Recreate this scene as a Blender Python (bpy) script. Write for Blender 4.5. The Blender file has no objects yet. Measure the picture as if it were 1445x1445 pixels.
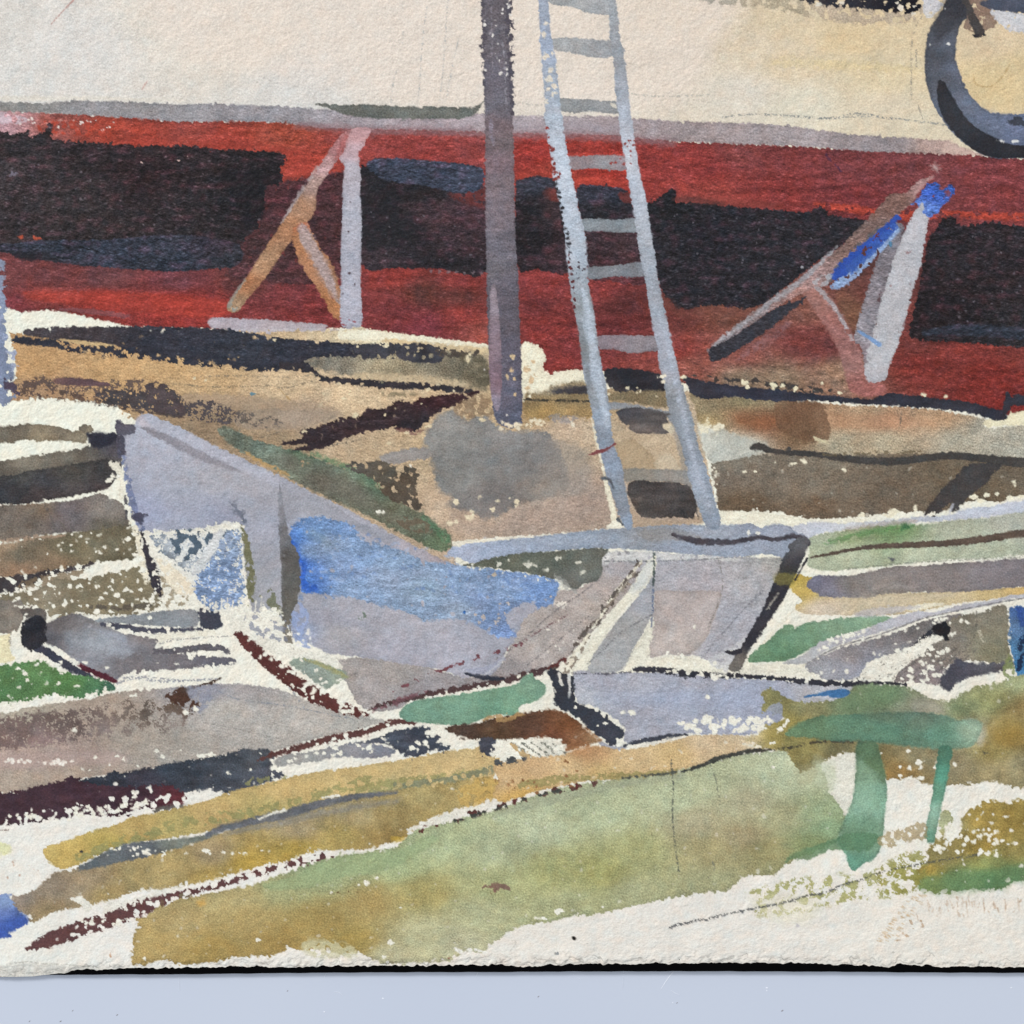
WORLD = 0.66
POWER = 262.0
STEP = 1.1                      # spacing of the sheet vertices, in drawing units
import bpy, math
import numpy as np
S = bpy.context.scene
K = 0.0002                      # metres per unit of the traced drawing: the visible strip is about 29 cm wide
def wx(x): return (x - 722.5) * K
def wy(y): return (722.5 - y) * K
# ---- camera, straight above the sheet
cam = bpy.data.cameras.new('camera'); co = bpy.data.objects.new('camera', cam); S.collection.objects.link(co)
co.location = (0, 0, 0.62); co.rotation_euler = (0, 0, 0)
cam.sensor_width = 36; cam.lens = 36 * (0.62 - 0.0016) / (1445 * K); cam.clip_start = 0.01; cam.clip_end = 20
S.camera = co
# ---- soft room light
w = bpy.data.worlds.new('World'); S.world = w; w.use_nodes = True
bg = w.node_tree.nodes['Background']; bg.inputs[0].default_value = (0.93, 0.96, 1.0, 1); bg.inputs[1].default_value = WORLD
def area(name, loc, target, size, power, col):
    l = bpy.data.lights.new(name, 'AREA'); l.shape = 'RECTANGLE'; l.size = size[0]; l.size_y = size[1]; l.energy = power; l.color = col
    o = bpy.data.objects.new(name, l); S.collection.objects.link(o); o.location = loc
    from mathutils import Vector
    o.rotation_euler = (Vector(target) - Vector(loc)).to_track_quat('-Z', 'Y').to_euler(); return o
area('window_light', (-3.4, 3.8, 3.0), (0, 0, 0), (1.6, 1.4), POWER, (1.0, 0.985, 0.96))
S.view_settings.view_transform = 'Standard'; S.view_settings.look = 'None'; S.view_settings.gamma = 1; S.view_settings.exposure = 0
S.view_settings.use_curve_mapping = False
S.render.engine = 'CYCLES'
RELIEF = 0.37; SPEC_LIFT = 0.009; GAIN = 1.03
TABLE_A = (.565, .62, .735, 1); TABLE_B = (.59, .64, .745, 1)
LABELS = {'hull': 'cream painted hull side of the boat', 'red_bottom': 'dark red painted bottom of the boat', 'ladder': 'pale blue painted ladder leaning on the boat',
          'post': 'grey-purple painted post left of the ladder', 'trestle#1': 'orange-brown painted prop left of the post', 'trestle#2': 'pink-brown painted prop with bright blue dabs',
          'tyre': 'dark grey painted ring cut by the top right corner', 'blue_patch': 'bright blue paint patch on the lavender shape', 'tarpaulin': 'large lavender painted wedge',
          'bench': 'translucent green painted bench at lower right', 'meadow_wash': 'large green and ochre wash along the lower edge', 'grey_disc': 'grey painted patch below the post',
          'rowing_boat': 'grey painted boat shape with a black bow at the left', 'paper': 'bare cream paper with grainy surface and torn lower edge'}
# ---------------------------------------------------------------- the brush: paints stroke by stroke on the sheet's own vertices
def axis(lo, hi, a, b, s, cs):
    return np.concatenate([np.arange(lo, a, cs), np.arange(a, b, s), np.arange(b, hi + cs, cs)]).astype(np.float32)
def curve(pts, x):
    p = np.array(pts, np.float32); return np.interp(x, p[:, 0], p[:, 1]).astype(np.float32)
EDGE = [(-160,1381),(0,1379),(22,1379),(45,1378.4),(60,1376.5),(90,1373.5),(100,1370.5),(112,1368.6),(150,1368.2),(200,1366.5),(300,1365.2),(350,1364.4),(430,1365.4),(466,1363),(500,1363.6),(520,1363.2),(540,1362.9),(600,1363),(690,1361.6),(712,1362),(735,1365),(760,1363.6),(800,1361.6),(850,1360.6),(860,1360),(890,1361.5),(912,1359.5),(928,1357.6),(942,1360.6),(960,1360),(1000,1359),(1090,1359.5),(1150,1359.6),(1200,1361.8),(1225,1362.6),(1255,1364.6),(1262,1363.6),(1267,1360.8),(1300,1363),(1335,1365),(1380,1364),(1420,1365.6),(1445,1364.4),(1610,1365)]
GX = axis(-156, 1600, -6, 1451, STEP, 6)
GY0 = axis(-156, 1368, -6, 1380, STEP, 6)
GY0 = GY0[GY0 <= 1380.1]; GY0[-1] = 1380
NXv, NYv = len(GX), len(GY0)
rs = np.random.RandomState(7)
TS = 2048
def tile(fn, seed):
    r = np.random.RandomState(seed).randn(TS, TS).astype(np.float32)
    fy = np.fft.fftfreq(TS)[:, None]; fx = np.fft.rfftfreq(TS)[None, :]
    q = np.fft.irfft2(np.fft.rfft2(r) * fn(fx, fy), s=(TS, TS))
    q = (q / q.std()).astype(np.float32)
    return q
def band(w, s=.55):
    f0 = STEP / w
    return lambda fx, fy: np.exp(-((np.log(np.maximum(np.hypot(fx, fy), 1e-6) / f0)) ** 2) / (2 * s * s)) / np.maximum(np.hypot(fx, fy), 1e-4)
def aniso(w, l, deg):
    a = math.radians(deg); c, s_ = math.cos(a), math.sin(a)
    def f(fx, fy):
        u = fx * c - fy * s_; v = fx * s_ + fy * c          # u along the fibre
        return np.exp(-(u * l / STEP) ** 2 * 2 - (v * w / STEP) ** 2 * 2) * (1 - np.exp(-((u * u + v * v) * (30 / STEP) ** 2)))
    return f
TH = .7 * tile(aniso(9, 55, 4), 21) + .5 * tile(aniso(7, 30, -8), 22)
def uni(z):                                                  # normal -> 0..1
    return 1 / (1 + np.exp(-1.702 * z))
TF = tile(band(4.5), 1); TM = tile(band(11, .45), 2); TB = tile(band(70, .6), 3); TS1 = .75 * tile(aniso(1.3, 6, -12), 4) + .75 * tile(aniso(1.3, 5, 22), 14); TG = tile(band(3.0, .5), 5)
TC = tile(band(24, .6), 6)
H, W = NYv, NXv
TW = tile(band(15, .4), 8)
fk = .95 * TW + .35 * TM + .22 * TF; FLK = uni(fk / fk.std())[:H, :W]                        # the valleys of the paper that a dry brush skips
FINE = uni(.9 * TF + .45 * TM)[:H, :W]
exy = curve(EDGE, GX) + (.5 * TM[5, :W] + .12 * TF[9, :W] + .5 * TC[12, :W]) * np.clip((GX - 60) / 60, .1, 1)
X2 = np.broadcast_to(GX, (H, W)).astype(np.float32)
Y2 = np.broadcast_to(GY0[:, None], (H, W)).astype(np.float32).copy()
j0 = np.searchsorted(GY0, 1300)
Y2[j0:] = 1300 + (Y2[j0:] - 1300) * ((exy - 1300) / 80)[None, :]
def hx(h):
    return np.array([int(h[i:i + 2], 16) / 255 for i in (0, 2, 4)], np.float32)
CAN = np.zeros((H, W, 3), np.float32); PID = np.zeros((H, W), np.int16); WET = np.zeros((H, W), np.float32)
PARTS = ['paper']
def sm(x):
    x = np.clip(x, 0, 1); return x * x * (3 - 2 * x)
def catmull(P, closed, n=4):
    P = np.array(P, float); m = len(P); out = []
    if m < 3: return P
    rng = range(m if closed else m - 1)
    for i in rng:
        if closed: a, b, c, d = P[(i - 1) % m], P[i], P[(i + 1) % m], P[(i + 2) % m]
        else: a, b, c, d = P[max(i - 1, 0)], P[i], P[i + 1], P[min(i + 2, m - 1)]
        for k in range(n):
            t = k / n
            out.append(.5 * ((2 * b) + (c - a) * t + (2 * a - 5 * b + 4 * c - d) * t * t + (3 * b - a - 3 * c + d) * t ** 3))
    if not closed: out.append(P[-1])
    return np.array(out)
def box(x0, y0, x1, y1):
    i0 = max(np.searchsorted(GX, x0) - 1, 0); i1 = min(np.searchsorted(GX, x1) + 1, W)
    j0 = max(np.searchsorted(GY0, y0) - 1, 0)
    if y1 > 1300: y1 = 1300 + (y1 - 1300) * 1.5
    j1 = min(np.searchsorted(GY0, y1) + 1, H)
    return j0, j1, i0, i1
M = 26.
def segdist(D, X, Y, ax, ay, bx, by, ra, rb, gx, gy, U=None):
    m = M + max(ra, rb)
    i0 = np.searchsorted(gx, min(ax, bx) - m); i1 = np.searchsorted(gx, max(ax, bx) + m)
    j0 = np.searchsorted(gy, min(ay, by) - m); j1 = np.searchsorted(gy, max(ay, by) + m)
    if i1 <= i0 or j1 <= j0: return
    s = (slice(j0, j1), slice(i0, i1)); x = X[s]; y = Y[s]
    dx, dy = bx - ax, by - ay; L2 = dx * dx + dy * dy + 1e-9
    t = np.clip(((x - ax) * dx + (y - ay) * dy) / L2, 0, 1)
    d = np.hypot(x - ax - t * dx, y - ay - t * dy) - (ra + (rb - ra) * t)
    if U is not None:
        u0, u1, A = U
        b = d < D[s]
        A[0][s][b] = (u0 + (u1 - u0) * t)[b]; A[1][s][b] = (((x - ax) * dy - (y - ay) * dx) / math.sqrt(L2))[b]
    D[s] = np.minimum(D[s], d)
def colour(c, X, Y):
    if isinstance(c, str) and ' ' not in c.strip(): return hx(c.strip())[None, None, :]
    P = [q.split(',') for q in c.split()] if isinstance(c, str) else c
    P = [(float(a), float(b), hx(h)) for a, b, h in P]
    st = 4 if X.shape[0] * X.shape[1] > 20000 else 1
    xs, ys = X[::st, ::st], Y[::st, ::st]
    num = np.zeros(xs.shape + (3,), np.float32); den = np.zeros(xs.shape, np.float32)
    for a, b, h in P:
        w = 1 / (((xs - a) ** 2) * .6 + ((ys - b) ** 2) * 1.6 + 120) ** 1.7
        num += w[..., None] * h; den += w
    q = num / den[..., None]
    if st > 1:
        iy = np.clip(np.arange(X.shape[0]) / st, 0, q.shape[0] - 1.001); ix = np.clip(np.arange(X.shape[1]) / st, 0, q.shape[1] - 1.001)
        y0 = iy.astype(int); x0 = ix.astype(int); fy = (iy - y0)[:, None, None].astype(np.float32); fx = (ix - x0)[None, :, None].astype(np.float32)
        y1 = np.minimum(y0 + 1, q.shape[0] - 1); x1 = np.minimum(x0 + 1, q.shape[1] - 1)
        q = (q[y0][:, x0] * (1 - fy) + q[y1][:, x0] * fy) * (1 - fx) + (q[y0][:, x1] * (1 - fy) + q[y1][:, x1] * fy) * fx
    return q
def lay(part, c, D, X, Y, s, a=1, r=1.2, soft=.8, dry=0, de=0, ew=8, m=.05, g=.05, st=.05, ed=.05, mode='n', U=None, br=0, wet=1, hue=.004, sd=None, fine=0, ff=0):
    global PARTS
    h, w = D.shape
    ox, oy = rs.randint(0, TS - w), rs.randint(0, TS - h)
    o = (slice(oy, oy + h), slice(ox, ox + w))
    D = D + r * (.34 * TF[o] + .62 * TM[o] * (.55 + .45 * np.abs(TC[o])))
    sf = soft * (.55 + 1.9 * uni(1.2 * TC[oy // 2:oy // 2 + h, ox // 2:ox // 2 + w]) ** 2)
    cov = sm(.5 - D / (2 * sf))
    dr = dry
    if isinstance(dry, tuple) and U is not None: dr = dry[0] + (dry[1] - dry[0]) * U[0]
    if sd is not None:                                        # dryness from point A to point B
        (ax, ay, da), (bx, by, db) = sd
        t = sm(((X - ax) * (bx - ax) + (Y - ay) * (by - ay)) / ((bx - ax) ** 2 + (by - ay) ** 2)); dr = da + (db - da) * t
    q = dr + de * np.exp(np.minimum(D, 0) / ew)
    if br and U is not None:
        ii = (np.clip(U[1], -60, 60) * 1.3 + 400).astype(int) % TS; jj = (U[0] * 60 + oy).astype(int) % TS
        q = q + br * TF[ii, jj]
    if np.max(q) > 0: q = q * (1 + .55 * TC[:H, :W][s])
    if np.max(q) > 0: cov = cov * sm(((FLK[s] if not ff else FLK[s] * (1 - ff) + FINE[s] * ff) - q) / (.07 + .1 * ff) + .5)
    if fine: cov = cov * sm((FINE[s] - fine) / .12 + .5)
    cov = cov * a
    col = colour(c, X, Y)
    tone = 1 + m * TB[o] * .35 + m * .28 * TC[o] - g * TG[o] * .55 + st * .5 * TS1[o]
    tone = tone * (1 - ed * np.exp(-np.abs(D + 1.5) / 2.2))
    if part:
        nm = part.split('#')[0]; q_ = {'dark_patch': .06, 'red_bottom': .06, 'dark_stroke': .06, 'post': .03, 'paper': 0, 'hull': .003, 'blue_patch': .04}.get(nm, .009); tone = tone * (1 + q_ * TH[o])
        if nm == 'hull': tone = tone * .968
        if nm == 'dark_patch': col = col + np.clip(TH[o] * .6 + TC[o] * .7, 0, 2)[..., None] * np.array([.028, .004, .008], np.float32)
    col = col * tone[..., None]
    o2 = (slice((oy * 7) % (TS - h) if TS > h else 0, None), slice((ox * 5) % (TS - w), None))
    hb = TC[o2][:h, :w][..., None] * hue
    col = col + np.concatenate([hb, -.3 * hb, -hb], -1)
    if st > .1: col = col + (np.maximum(TS1[o] - 1.0, 0) * .035 * (.5 + .5 * (TC[o] > 0)))[..., None]  # fibre sheen on the darks, painted into the colour as pale streaks
    old = CAN[s]
    if mode == 'm': col = old * col
    CAN[s] = old + (col - old) * cov[..., None]
    WET[s] = np.maximum(WET[s] * (1 - cov), cov * wet)
    if part:
        if part not in PARTS: PARTS.append(part)
        k = PARTS.index(part); b = cov > .5; PID[s][b] = k
def pts_(P):
    if isinstance(P, str): P = [tuple(float(v) for v in q.split(',')) for q in P.split()]
    return P
def F(part, c, P, smooth=True, **k):                          # a filled wash
    P = pts_(P)
    Q = catmull(P, True, 3) if smooth else np.array(P, float)
    mg = k.get('soft', .8) + 3 * k.get('r', 1.2) + 2
    j0, j1, i0, i1 = box(Q[:, 0].min() - mg, Q[:, 1].min() - mg, Q[:, 0].max() + mg, Q[:, 1].max() + mg)
    if i1 - i0 < 2 or j1 - j0 < 2: return
    s = (slice(j0, j1), slice(i0, i1)); X, Y = X2[s], Y2[s]; gx = GX[i0:i1]; gy = Y[:, 0] if Y[-1, 0] < 1300 else GY0[j0:j1]
    D = np.full(X.shape, M, np.float32); par = np.zeros(X.shape, bool)
    n = len(Q)
    for i in range(n):
        ax, ay = Q[i]; bx, by = Q[(i + 1) % n]
        segdist(D, X, Y, ax, ay, bx, by, 0, 0, gx, gy)
        if ay != by:
            lo, hi = min(ay, by), max(ay, by)
            b0 = max(np.searchsorted(gy, lo) - 1, 0) if hi < 1300 else 0; b1 = np.searchsorted(gy, hi) + 1 if hi < 1300 else len(gy)
            y = Y[b0:b1]; x = X[b0:b1]
            par[b0:b1] ^= ((y >= lo) & (y < hi)) & (x < ax + (y - ay) * (bx - ax) / (by - ay))
    D = np.where(par, -D, D)
    lay(part, c, D, X, Y, s, **k)
def L(part, c, P, smooth=True, **k):                          # a brush line, x,y,width
    P = pts_(P); Q = catmull(P, False, 4) if smooth and len(P) > 2 else np.array(P, float)
    wm = Q[:, 2].max() / 2; mg = wm + k.get('soft', .8) + 3 * k.get('r', 1.2) + 2
    j0, j1, i0, i1 = box(Q[:, 0].min() - mg, Q[:, 1].min() - mg, Q[:, 0].max() + mg, Q[:, 1].max() + mg)
    if i1 - i0 < 2 or j1 - j0 < 2: return
    s = (slice(j0, j1), slice(i0, i1)); X, Y = X2[s], Y2[s]; gx = GX[i0:i1]; gy = GY0[j0:j1]
    D = np.full(X.shape, M, np.float32); A = [np.zeros(X.shape, np.float32), np.zeros(X.shape, np.float32)]
    n = len(Q) - 1
    for i in range(n):
        segdist(D, X, Y, Q[i][0], Q[i][1], Q[i + 1][0], Q[i + 1][1], max(Q[i][2], 0) / 2, max(Q[i + 1][2], 0) / 2, gx, gy, (i / n, (i + 1) / n, A))
    lay(part, c, D, X, Y, s, U=A, **k)
def P(P_, c='6d6d6c', w=1.6, dry=.45, a=.75, r=.6):
    w *= .85; a *= .85; dry = min(dry, .42)            # a pencil line: catches only the tops of the grain
    L(None, c, [(x, y, w) for x, y in pts_(P_)], a=a, r=r, m=0, ed=0, wet=.2, fine=dry)
PAPER = '0,20,dfd9cf 0,620,e9e7d4 600,1340,e4ddd1 1000,1310,e2dcd1 1400,1330,e4ddd0 1100,740,e9e5d1 200,1300,e6e1d7 0,1350,e3e1d6 700,500,eae2c8 1250,1130,e6e1d3 400,900,e9e4d3 900,940,e4dfcd 1300,930,e6e0cf'
PIN = [hx(p.split(',')[2]) for p in PAPER.split()]
def spot(x, y, rx, ry=None, c='e9e4d2', part='paper', **k):   # a grain of bare paper, or a dab
    ry = ry or rx; n = 7; a0 = rs.rand() * 6
    k.setdefault('r', 1.1)
    F(part, c, [(x + rx * math.cos(a0 + i * 6.283 / n) * (.45 + .85 * rs.rand()), y + ry * math.sin(a0 + i * 6.283 / n) * (.45 + .85 * rs.rand())) for i in range(n)], m=0, ed=0, **k)
def specks(n, x0, y0, x1, y1, lo=1.2, hi=4, c='e9e4d2', slope=0, **k):
    for i in range(n):
        x = x0 + (x1 - x0) * rs.rand(); y = y0 + (y1 - y0) * rs.rand() + slope * (x - x0); q = lo + (hi - lo) * rs.rand() ** 2
        spot(x, y, q, q * (.6 + .5 * rs.rand()), c, **k)

def grade(A):                                                 # one common correction of the pigment list: a little paler, reds a little duller
    A = np.clip(A, 0, 1)
    t = 1 + .035 * TG[:H, :W] + .018 * TF[:H, :W] + .012 * TS1[:H, :W]
    A = A * (1 + (t - 1) * (.35 + .65 * np.clip(1 - A.mean(-1), 0, 1) * 1.5))[..., None]
    n = np.stack([TG[300:300 + H, 50:50 + W], TG[500:500 + H, 250:250 + W], TG[100:100 + H, 450:450 + W]], -1); A = A + .006 * n
    lum = (A * np.array([.3, .59, .11], np.float32)).sum(-1, keepdims=True)
    red = np.clip((A[..., :1] - np.maximum(A[..., 1:2], A[..., 2:3]) - .12) / .15, 0, 1)
    A = lum + (A - lum) * (.9 - .01 * red)
    return np.clip(A + .026 * (1 - np.clip(A, 0, 1) ** 6), 0, 1)
F('paper', PAPER, '-400,-400 1900,-400 1900,1600 -400,1600', smooth=False, m=.02, g=.012, st=.012, ed=0, r=0, wet=0, hue=.006)
WET[:] = 0
# --- the cream hull above the waterline
F('hull', '0,20,d9d3ca 0,120,dad6cf 100,60,dcd7d0 250,20,e1d7c8 350,60,e4d7c5 420,120,d9d5ce 550,60,e2d7c8 640,120,e0d4c4 800,60,e2d5c3 800,140,e3d8c9 950,80,dfd0bc 1050,130,dfd4c2 1000,20,dccbb4 1100,30,dbc6a3 1110,90,dec9a8 1200,60,ddc398 1250,110,dfcaa3 1250,150,e0cfb2 1130,150,e0d6be 1060,60,dcc9ac 1400,120,dcc190 1440,100,d9c092 1400,60,dac29e 1320,180,dccdb0',
  '-400,-400 1900,-400 1900,230 1445,225 1330,206 1200,200 1045,185 860,172 700,170 600,172 400,160 250,158 0,158 -400,150', smooth=False, m=.03, g=.04, st=.04, r=1)
F('hull', 'e9d8c9', '120,-160 1050,-160 1050,-20 1000,80 960,150 880,155 600,150 450,120 260,80 180,-20', a=.6, soft=24, m=0, g=0, ed=0)
L('hull', 'e8dfce', '-20,139,7 60,139,7 150,139,5 260,142,3', a=.7, soft=2)
L('hull', 'e6e2da', '130,146,3 230,147,3 400,149,5', a=.5, soft=2)
F('hull', 'd8cbb0', '1100,90 1180,75 1300,85 1300,95 1180,92', a=.35, soft=8)
F('hull', 'e3c98f', '1100,82 1200,86 1290,94 1290,100 1200,98 1100,92', a=.45, soft=6, r=3)
F('hull', 'd3c2a2', '1230,55 1265,50 1275,80 1240,88', a=.3, soft=8)
# the grey shading along the waterline
F('waterline', '0,150,858380 200,155,868383 200,165,9a969c 400,160,8f8b90 520,176,a1969b 600,178,9c8e93 760,175,a79b9f 900,182,9f9092 1000,190,998b8b 1100,192,a09495 1250,207,8f8587 1320,208,b0958c',
  '-160,142 0,143 60,146 100,142 165,143 250,147 300,146 350,148 400,150 450,154 480,156 560,161 640,161 682,160 730,163 860,164 950,171 1045,173 1100,176 1200,189 1290,195 1338,198 1352,205 1390,219 1300,217 1230,215 1150,208 1045,204 950,200 860,191 700,188 600,184 520,183 450,181 400,174 330,172 260,173 200,169 130,164 70,161 0,158 -160,158', smooth=False, m=.08, st=.1, g=.09, r=1.2)
L('waterline', '6a6c66', '446,147,2 462,149,6 482,154,12 510,156,18 540,158,19 570,159,17 620,159,17 650,159,16 666,157,11 676,150,5 684,141,1', m=.1, g=.12, ed=.1, r=.9)
F('waterline', 'd9b8a8', '1340,197 1352,205 1385,219 1330,216', a=.6, soft=3)

F('red_bottom', '0,165,b98d93 0,180,b99098 30,170,b57f80 70,175,8f453c 150,185,9a3a2c 200,195,9c382b 260,190,8e3b33 320,205,9a372c 400,190,994030 430,230,a23a2e 520,200,8f3a36 600,200,933a36 600,220,8a3431 670,210,893a38 760,220,942f2a 780,240,a03a2e 850,240,9c2f27 950,220,8b3330 1000,240,893230 1000,270,933a33 1050,215,803d3c 1100,220,783434 1200,235,763739 1100,270,7f302e 1200,280,742f31 1300,240,753a3c 1400,240,7a3739 1430,280,7c3637 0,400,6b3a3b 60,390,663638 150,395,60383b 250,400,62343a 20,425,78333a 50,415,823530 150,422,983029 250,425,a03029 300,440,8c2f2c 350,400,56302f 400,420,733234 350,440,763131 430,440,742c2c 560,385,8f342f 650,395,853331 600,415,56302b 650,420,5a302c 560,440,753031 650,442,8b3430 600,458,783038 680,470,93453c 760,400,863433 760,430,6a2c2c 770,465,82302d 780,510,82302c 800,490,7c3131 850,405,833331 880,430,572a2a 880,460,662a2a 960,440,652f2b 960,500,8b3430 1000,430,704236 1040,445,704438 970,510,905144 1050,500,854a42 1100,535,866e58 1050,535,85705b 1130,480,733734 1160,490,693432 1130,440,784a3f 1180,525,93725c 1300,510,7a2d28 1400,530,7a2a25 1350,500,782f2a 1300,490,6a322e 1440,500,73312c 1420,575,772824 440,300,41282b 200,300,2a2528 1000,350,28262b 1400,400,2a2326 600,310,403035',
  '-160,157 0,157 70,160 130,163 200,168 260,172 330,171 400,173 450,180 520,182 600,183 700,187 860,190 950,200 1045,203 1150,208 1230,214 1290,216 1370,219 1440,224 1600,226 1600,590 1445,583 1424,585 1410,584 1380,579 1290,569 1210,563 1100,557 1000,547 960,540 900,526 862,524 820,523 790,524 776,529 766,518 768,505 762,490 735,488 690,487 600,476 545,468 500,463 300,464 260,463 215,463 180,460 100,442 70,437 25,441 5,430 -160,430', smooth=False, m=.07, st=.16, g=.12, ed=.12, hue=.006)
L('waterline', '8c6a6e', '420,176,8 520,184,10 600,185,10 700,189,10 780,190,12 860,193,12 950,202,8', a=.75, soft=5, st=.12)
L('waterline', '9b8f96', '700,176,12 800,178,14 880,182,14', a=.6, soft=5)
specks(26, 20, 160, 160, 175, .8, 2.2, 'e2cfc6', slope=.08, part=None)
L('red_bottom', 'c8b4bc', '-20,166,18 10,167,16 35,170,8', dry=.3, a=.8)
L('red_bottom', 'ad3b2a', '60,178,16 120,182,22 150,190,16', dry=.55, a=.8)
L('red_bottom', 'a83a2e', '150,201,6 220,203,14 320,207,14 400,213,14 430,235,20 490,245,10', a=.6, soft=6, dry=.1, st=.15)
L('red_bottom', 'a83a2e', '740,250,12 800,250,10 840,255,12 900,260,8', a=.7, soft=4, st=.2)
L('red_bottom', 'b8402f', '1150,288,5 1190,293,10 1240,300,12 1290,305,14 1340,302,9 1400,305,12 1470,306,10', a=.85, soft=2, dry=.1, de=.1, st=.2)
L('red_bottom', '8c3d36', '960,285,20 1000,283,12 1100,290,8', a=.6, soft=4)
F('red_bottom', 'a8382d', '35,412 120,410 220,414 320,424 330,435 300,450 200,440 60,425', a=.75, soft=3, st=.15)
L('red_bottom', '7c5158', '85,436,3 130,440,8 180,446,6', a=.6)
# purple browns behind the props
F('dark_patch#3', '400,270,45282c 440,320,40282b 380,345,3d2a2c 350,380,4c3033 440,385,4a2c2e 490,300,452b2e', '371,260 400,256 440,250 500,252 502,375 470,392 430,402 370,396 320,388 345,340 366,320', soft=3, r=2, m=.12, st=.25, g=.15, dry=.03)
F('dark_patch#4', '530,290,232125 560,330,1f1f23 620,305,402f34 665,300,453138 650,350,35292e 640,372,242226 530,362,352c31 590,360,2a262b 600,270,252225 520,250,222024 560,255,242125', '505,248 516,234 540,233 600,258 640,270 686,262 690,383 620,379 560,378 508,372', r=1.2, m=.1, st=.25, g=.15)
F('dark_patch#4', '6b2f2c', '635,274 690,262 690,292 660,288', a=.75, soft=4, dry=.2)
F('dark_patch#4', '363c4c', '517,233 535,223 600,226 660,232 682,240 680,262 668,270 640,272 600,262 560,258 535,250', m=.12, st=.3, g=.12, r=.9)
L('dark_patch#4', '363c4c', '670,250,14 690,254,9 702,257,2', dry=.4)
F('dark_patch#4', '222226', '500,255 520,248 560,270 580,300 588,340 560,350 505,350', a=.6, soft=6, st=.2)
F('dark_patch#5', '748,258,30323c 745,300,1f1e22 760,340,211f23 790,300,3a2c2f 790,350,3a2b30', '728,262 735,254 760,249 790,258 800,300 806,382 760,380 728,374', m=.1, st=.25, g=.15)
F('dark_patch#5', '333642', '730,258 745,250 765,249 788,256 780,264 750,268 733,266', a=.85, st=.25)
F('dark_patch#5', '7a3128', '768,266 795,268 800,284 775,282', a=.6, soft=3)
F('dark_patch#6', '850,272,31333f 850,298,232328 860,340,3a2b2f 840,370,35282c 860,395,5a2f33 890,340,3f2f33', '814,264 850,262 885,269 895,300 905,340 912,400 860,396 832,390 825,330 818,300', m=.1, st=.25, g=.15)
F('dark_patch#6', '74302a', '872,272 895,274 896,287 878,284', a=.7, soft=2)
F('dark_patch#7', '1000,330,242329 950,300,212125 1100,330,29272c 930,380,28262b 1000,400,262429 1080,380,27262b', '905,292 920,285 945,268 955,270 955,285 1000,287 1040,292 1100,296 1138,299 1158,290 1170,303 1215,309 1228,318 1200,340 1150,372 1100,412 1070,432 1040,434 1000,431 960,436 945,423 935,412 925,380', m=.1, st=.3, g=.15, r=1.6)
L('dark_patch#7', '4a2e2c', '950,282,4 970,282,8 1020,288,6', a=.6, soft=3)
L('red_bottom', '6f4038', '935,422,12 965,443,14 1010,438,8 1060,446,14', a=.5, soft=4)
F('dark_patch#8', '1340,340,262327 1400,400,2a2427 1320,440,241f22 1400,340,2c272b 1440,460,2a282b', '1322,322 1332,308 1345,306 1358,318 1400,313 1445,320 1600,325 1600,485 1445,490 1390,486 1340,482 1300,480 1282,470 1292,430 1300,390 1306,360 1312,335', m=.1, st=.3, g=.15, r=1.8)
L('dark_patch#8', '2e3440', '1305,470,8 1340,466,14 1390,466,18 1440,470,18 1600,470,18', a=.85, soft=2, st=.3)
F('dark_patch#1', '20,200,2a2629 100,220,2a2427 20,250,362f32 100,280,2e292b 200,250,291f22 300,230,2b2427 250,300,2b2629 350,280,1e1e22 350,240,221f22 150,320,2f292b 330,330,282427 60,240,302a2d', '-160,184 0,184 20,190 38,184 42,193 58,189 70,176 74,174 72,194 90,199 150,202 200,206 260,205 300,210 350,212 388,213 402,218 404,228 396,238 398,258 374,264 372,300 362,322 348,334 336,352 330,372 200,372 60,362 0,350 -160,350', smooth=False, m=.12, st=.32, g=.18, r=2)
F('dark_patch#1', '1c1b1f', '310,245 350,240 385,250 372,270 368,310 335,335 345,290', a=.6, soft=7, st=.2)
F('dark_patch#2', '40,350,2f3644 40,364,201f23 150,355,2f3441 250,345,333642 300,345,35303b 250,372,2a303c 320,365,2b2d34', '-160,345 0,344 60,339 150,338 240,331 310,337 342,350 336,374 300,379 240,383 150,377 100,373 60,367 20,362 0,356 -160,356', m=.12, st=.35, g=.15, r=1)
F('dark_patch#2', '222127', '15,358 40,356 58,362 52,368 30,367', soft=2, a=.8)
spot(50, 336, 8, 3, 'a8452f', dry=.3, part=None); spot(28, 334, 4, 2, 'a8452f', dry=.3, part=None)
for q in ((252,227),(200,230),(266,220)): spot(q[0], q[1], 1.8, 1.5, 'c9a79f', part=None)
spot(20, 245, 10, 5, '6d6470', dry=.55, part=None); specks(60, 5, 215, 365, 330, .5, 1.3, '7d7078', part=None, a=.6)
specks(50, 930, 300, 1180, 425, .5, 1.3, '77707a', part=None, a=.6); specks(40, 1320, 330, 1445, 460, .5, 1.2, '77707a', part=None, a=.6)
specks(30, 515, 290, 680, 375, .5, 1.2, '77707a', part=None, a=.6)
for i in range(7): spot(608 + i * 12, 380 + 3 * rs.rand() + i * .8, 3, 2, '7a6a70', part=None, a=.7)
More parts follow.
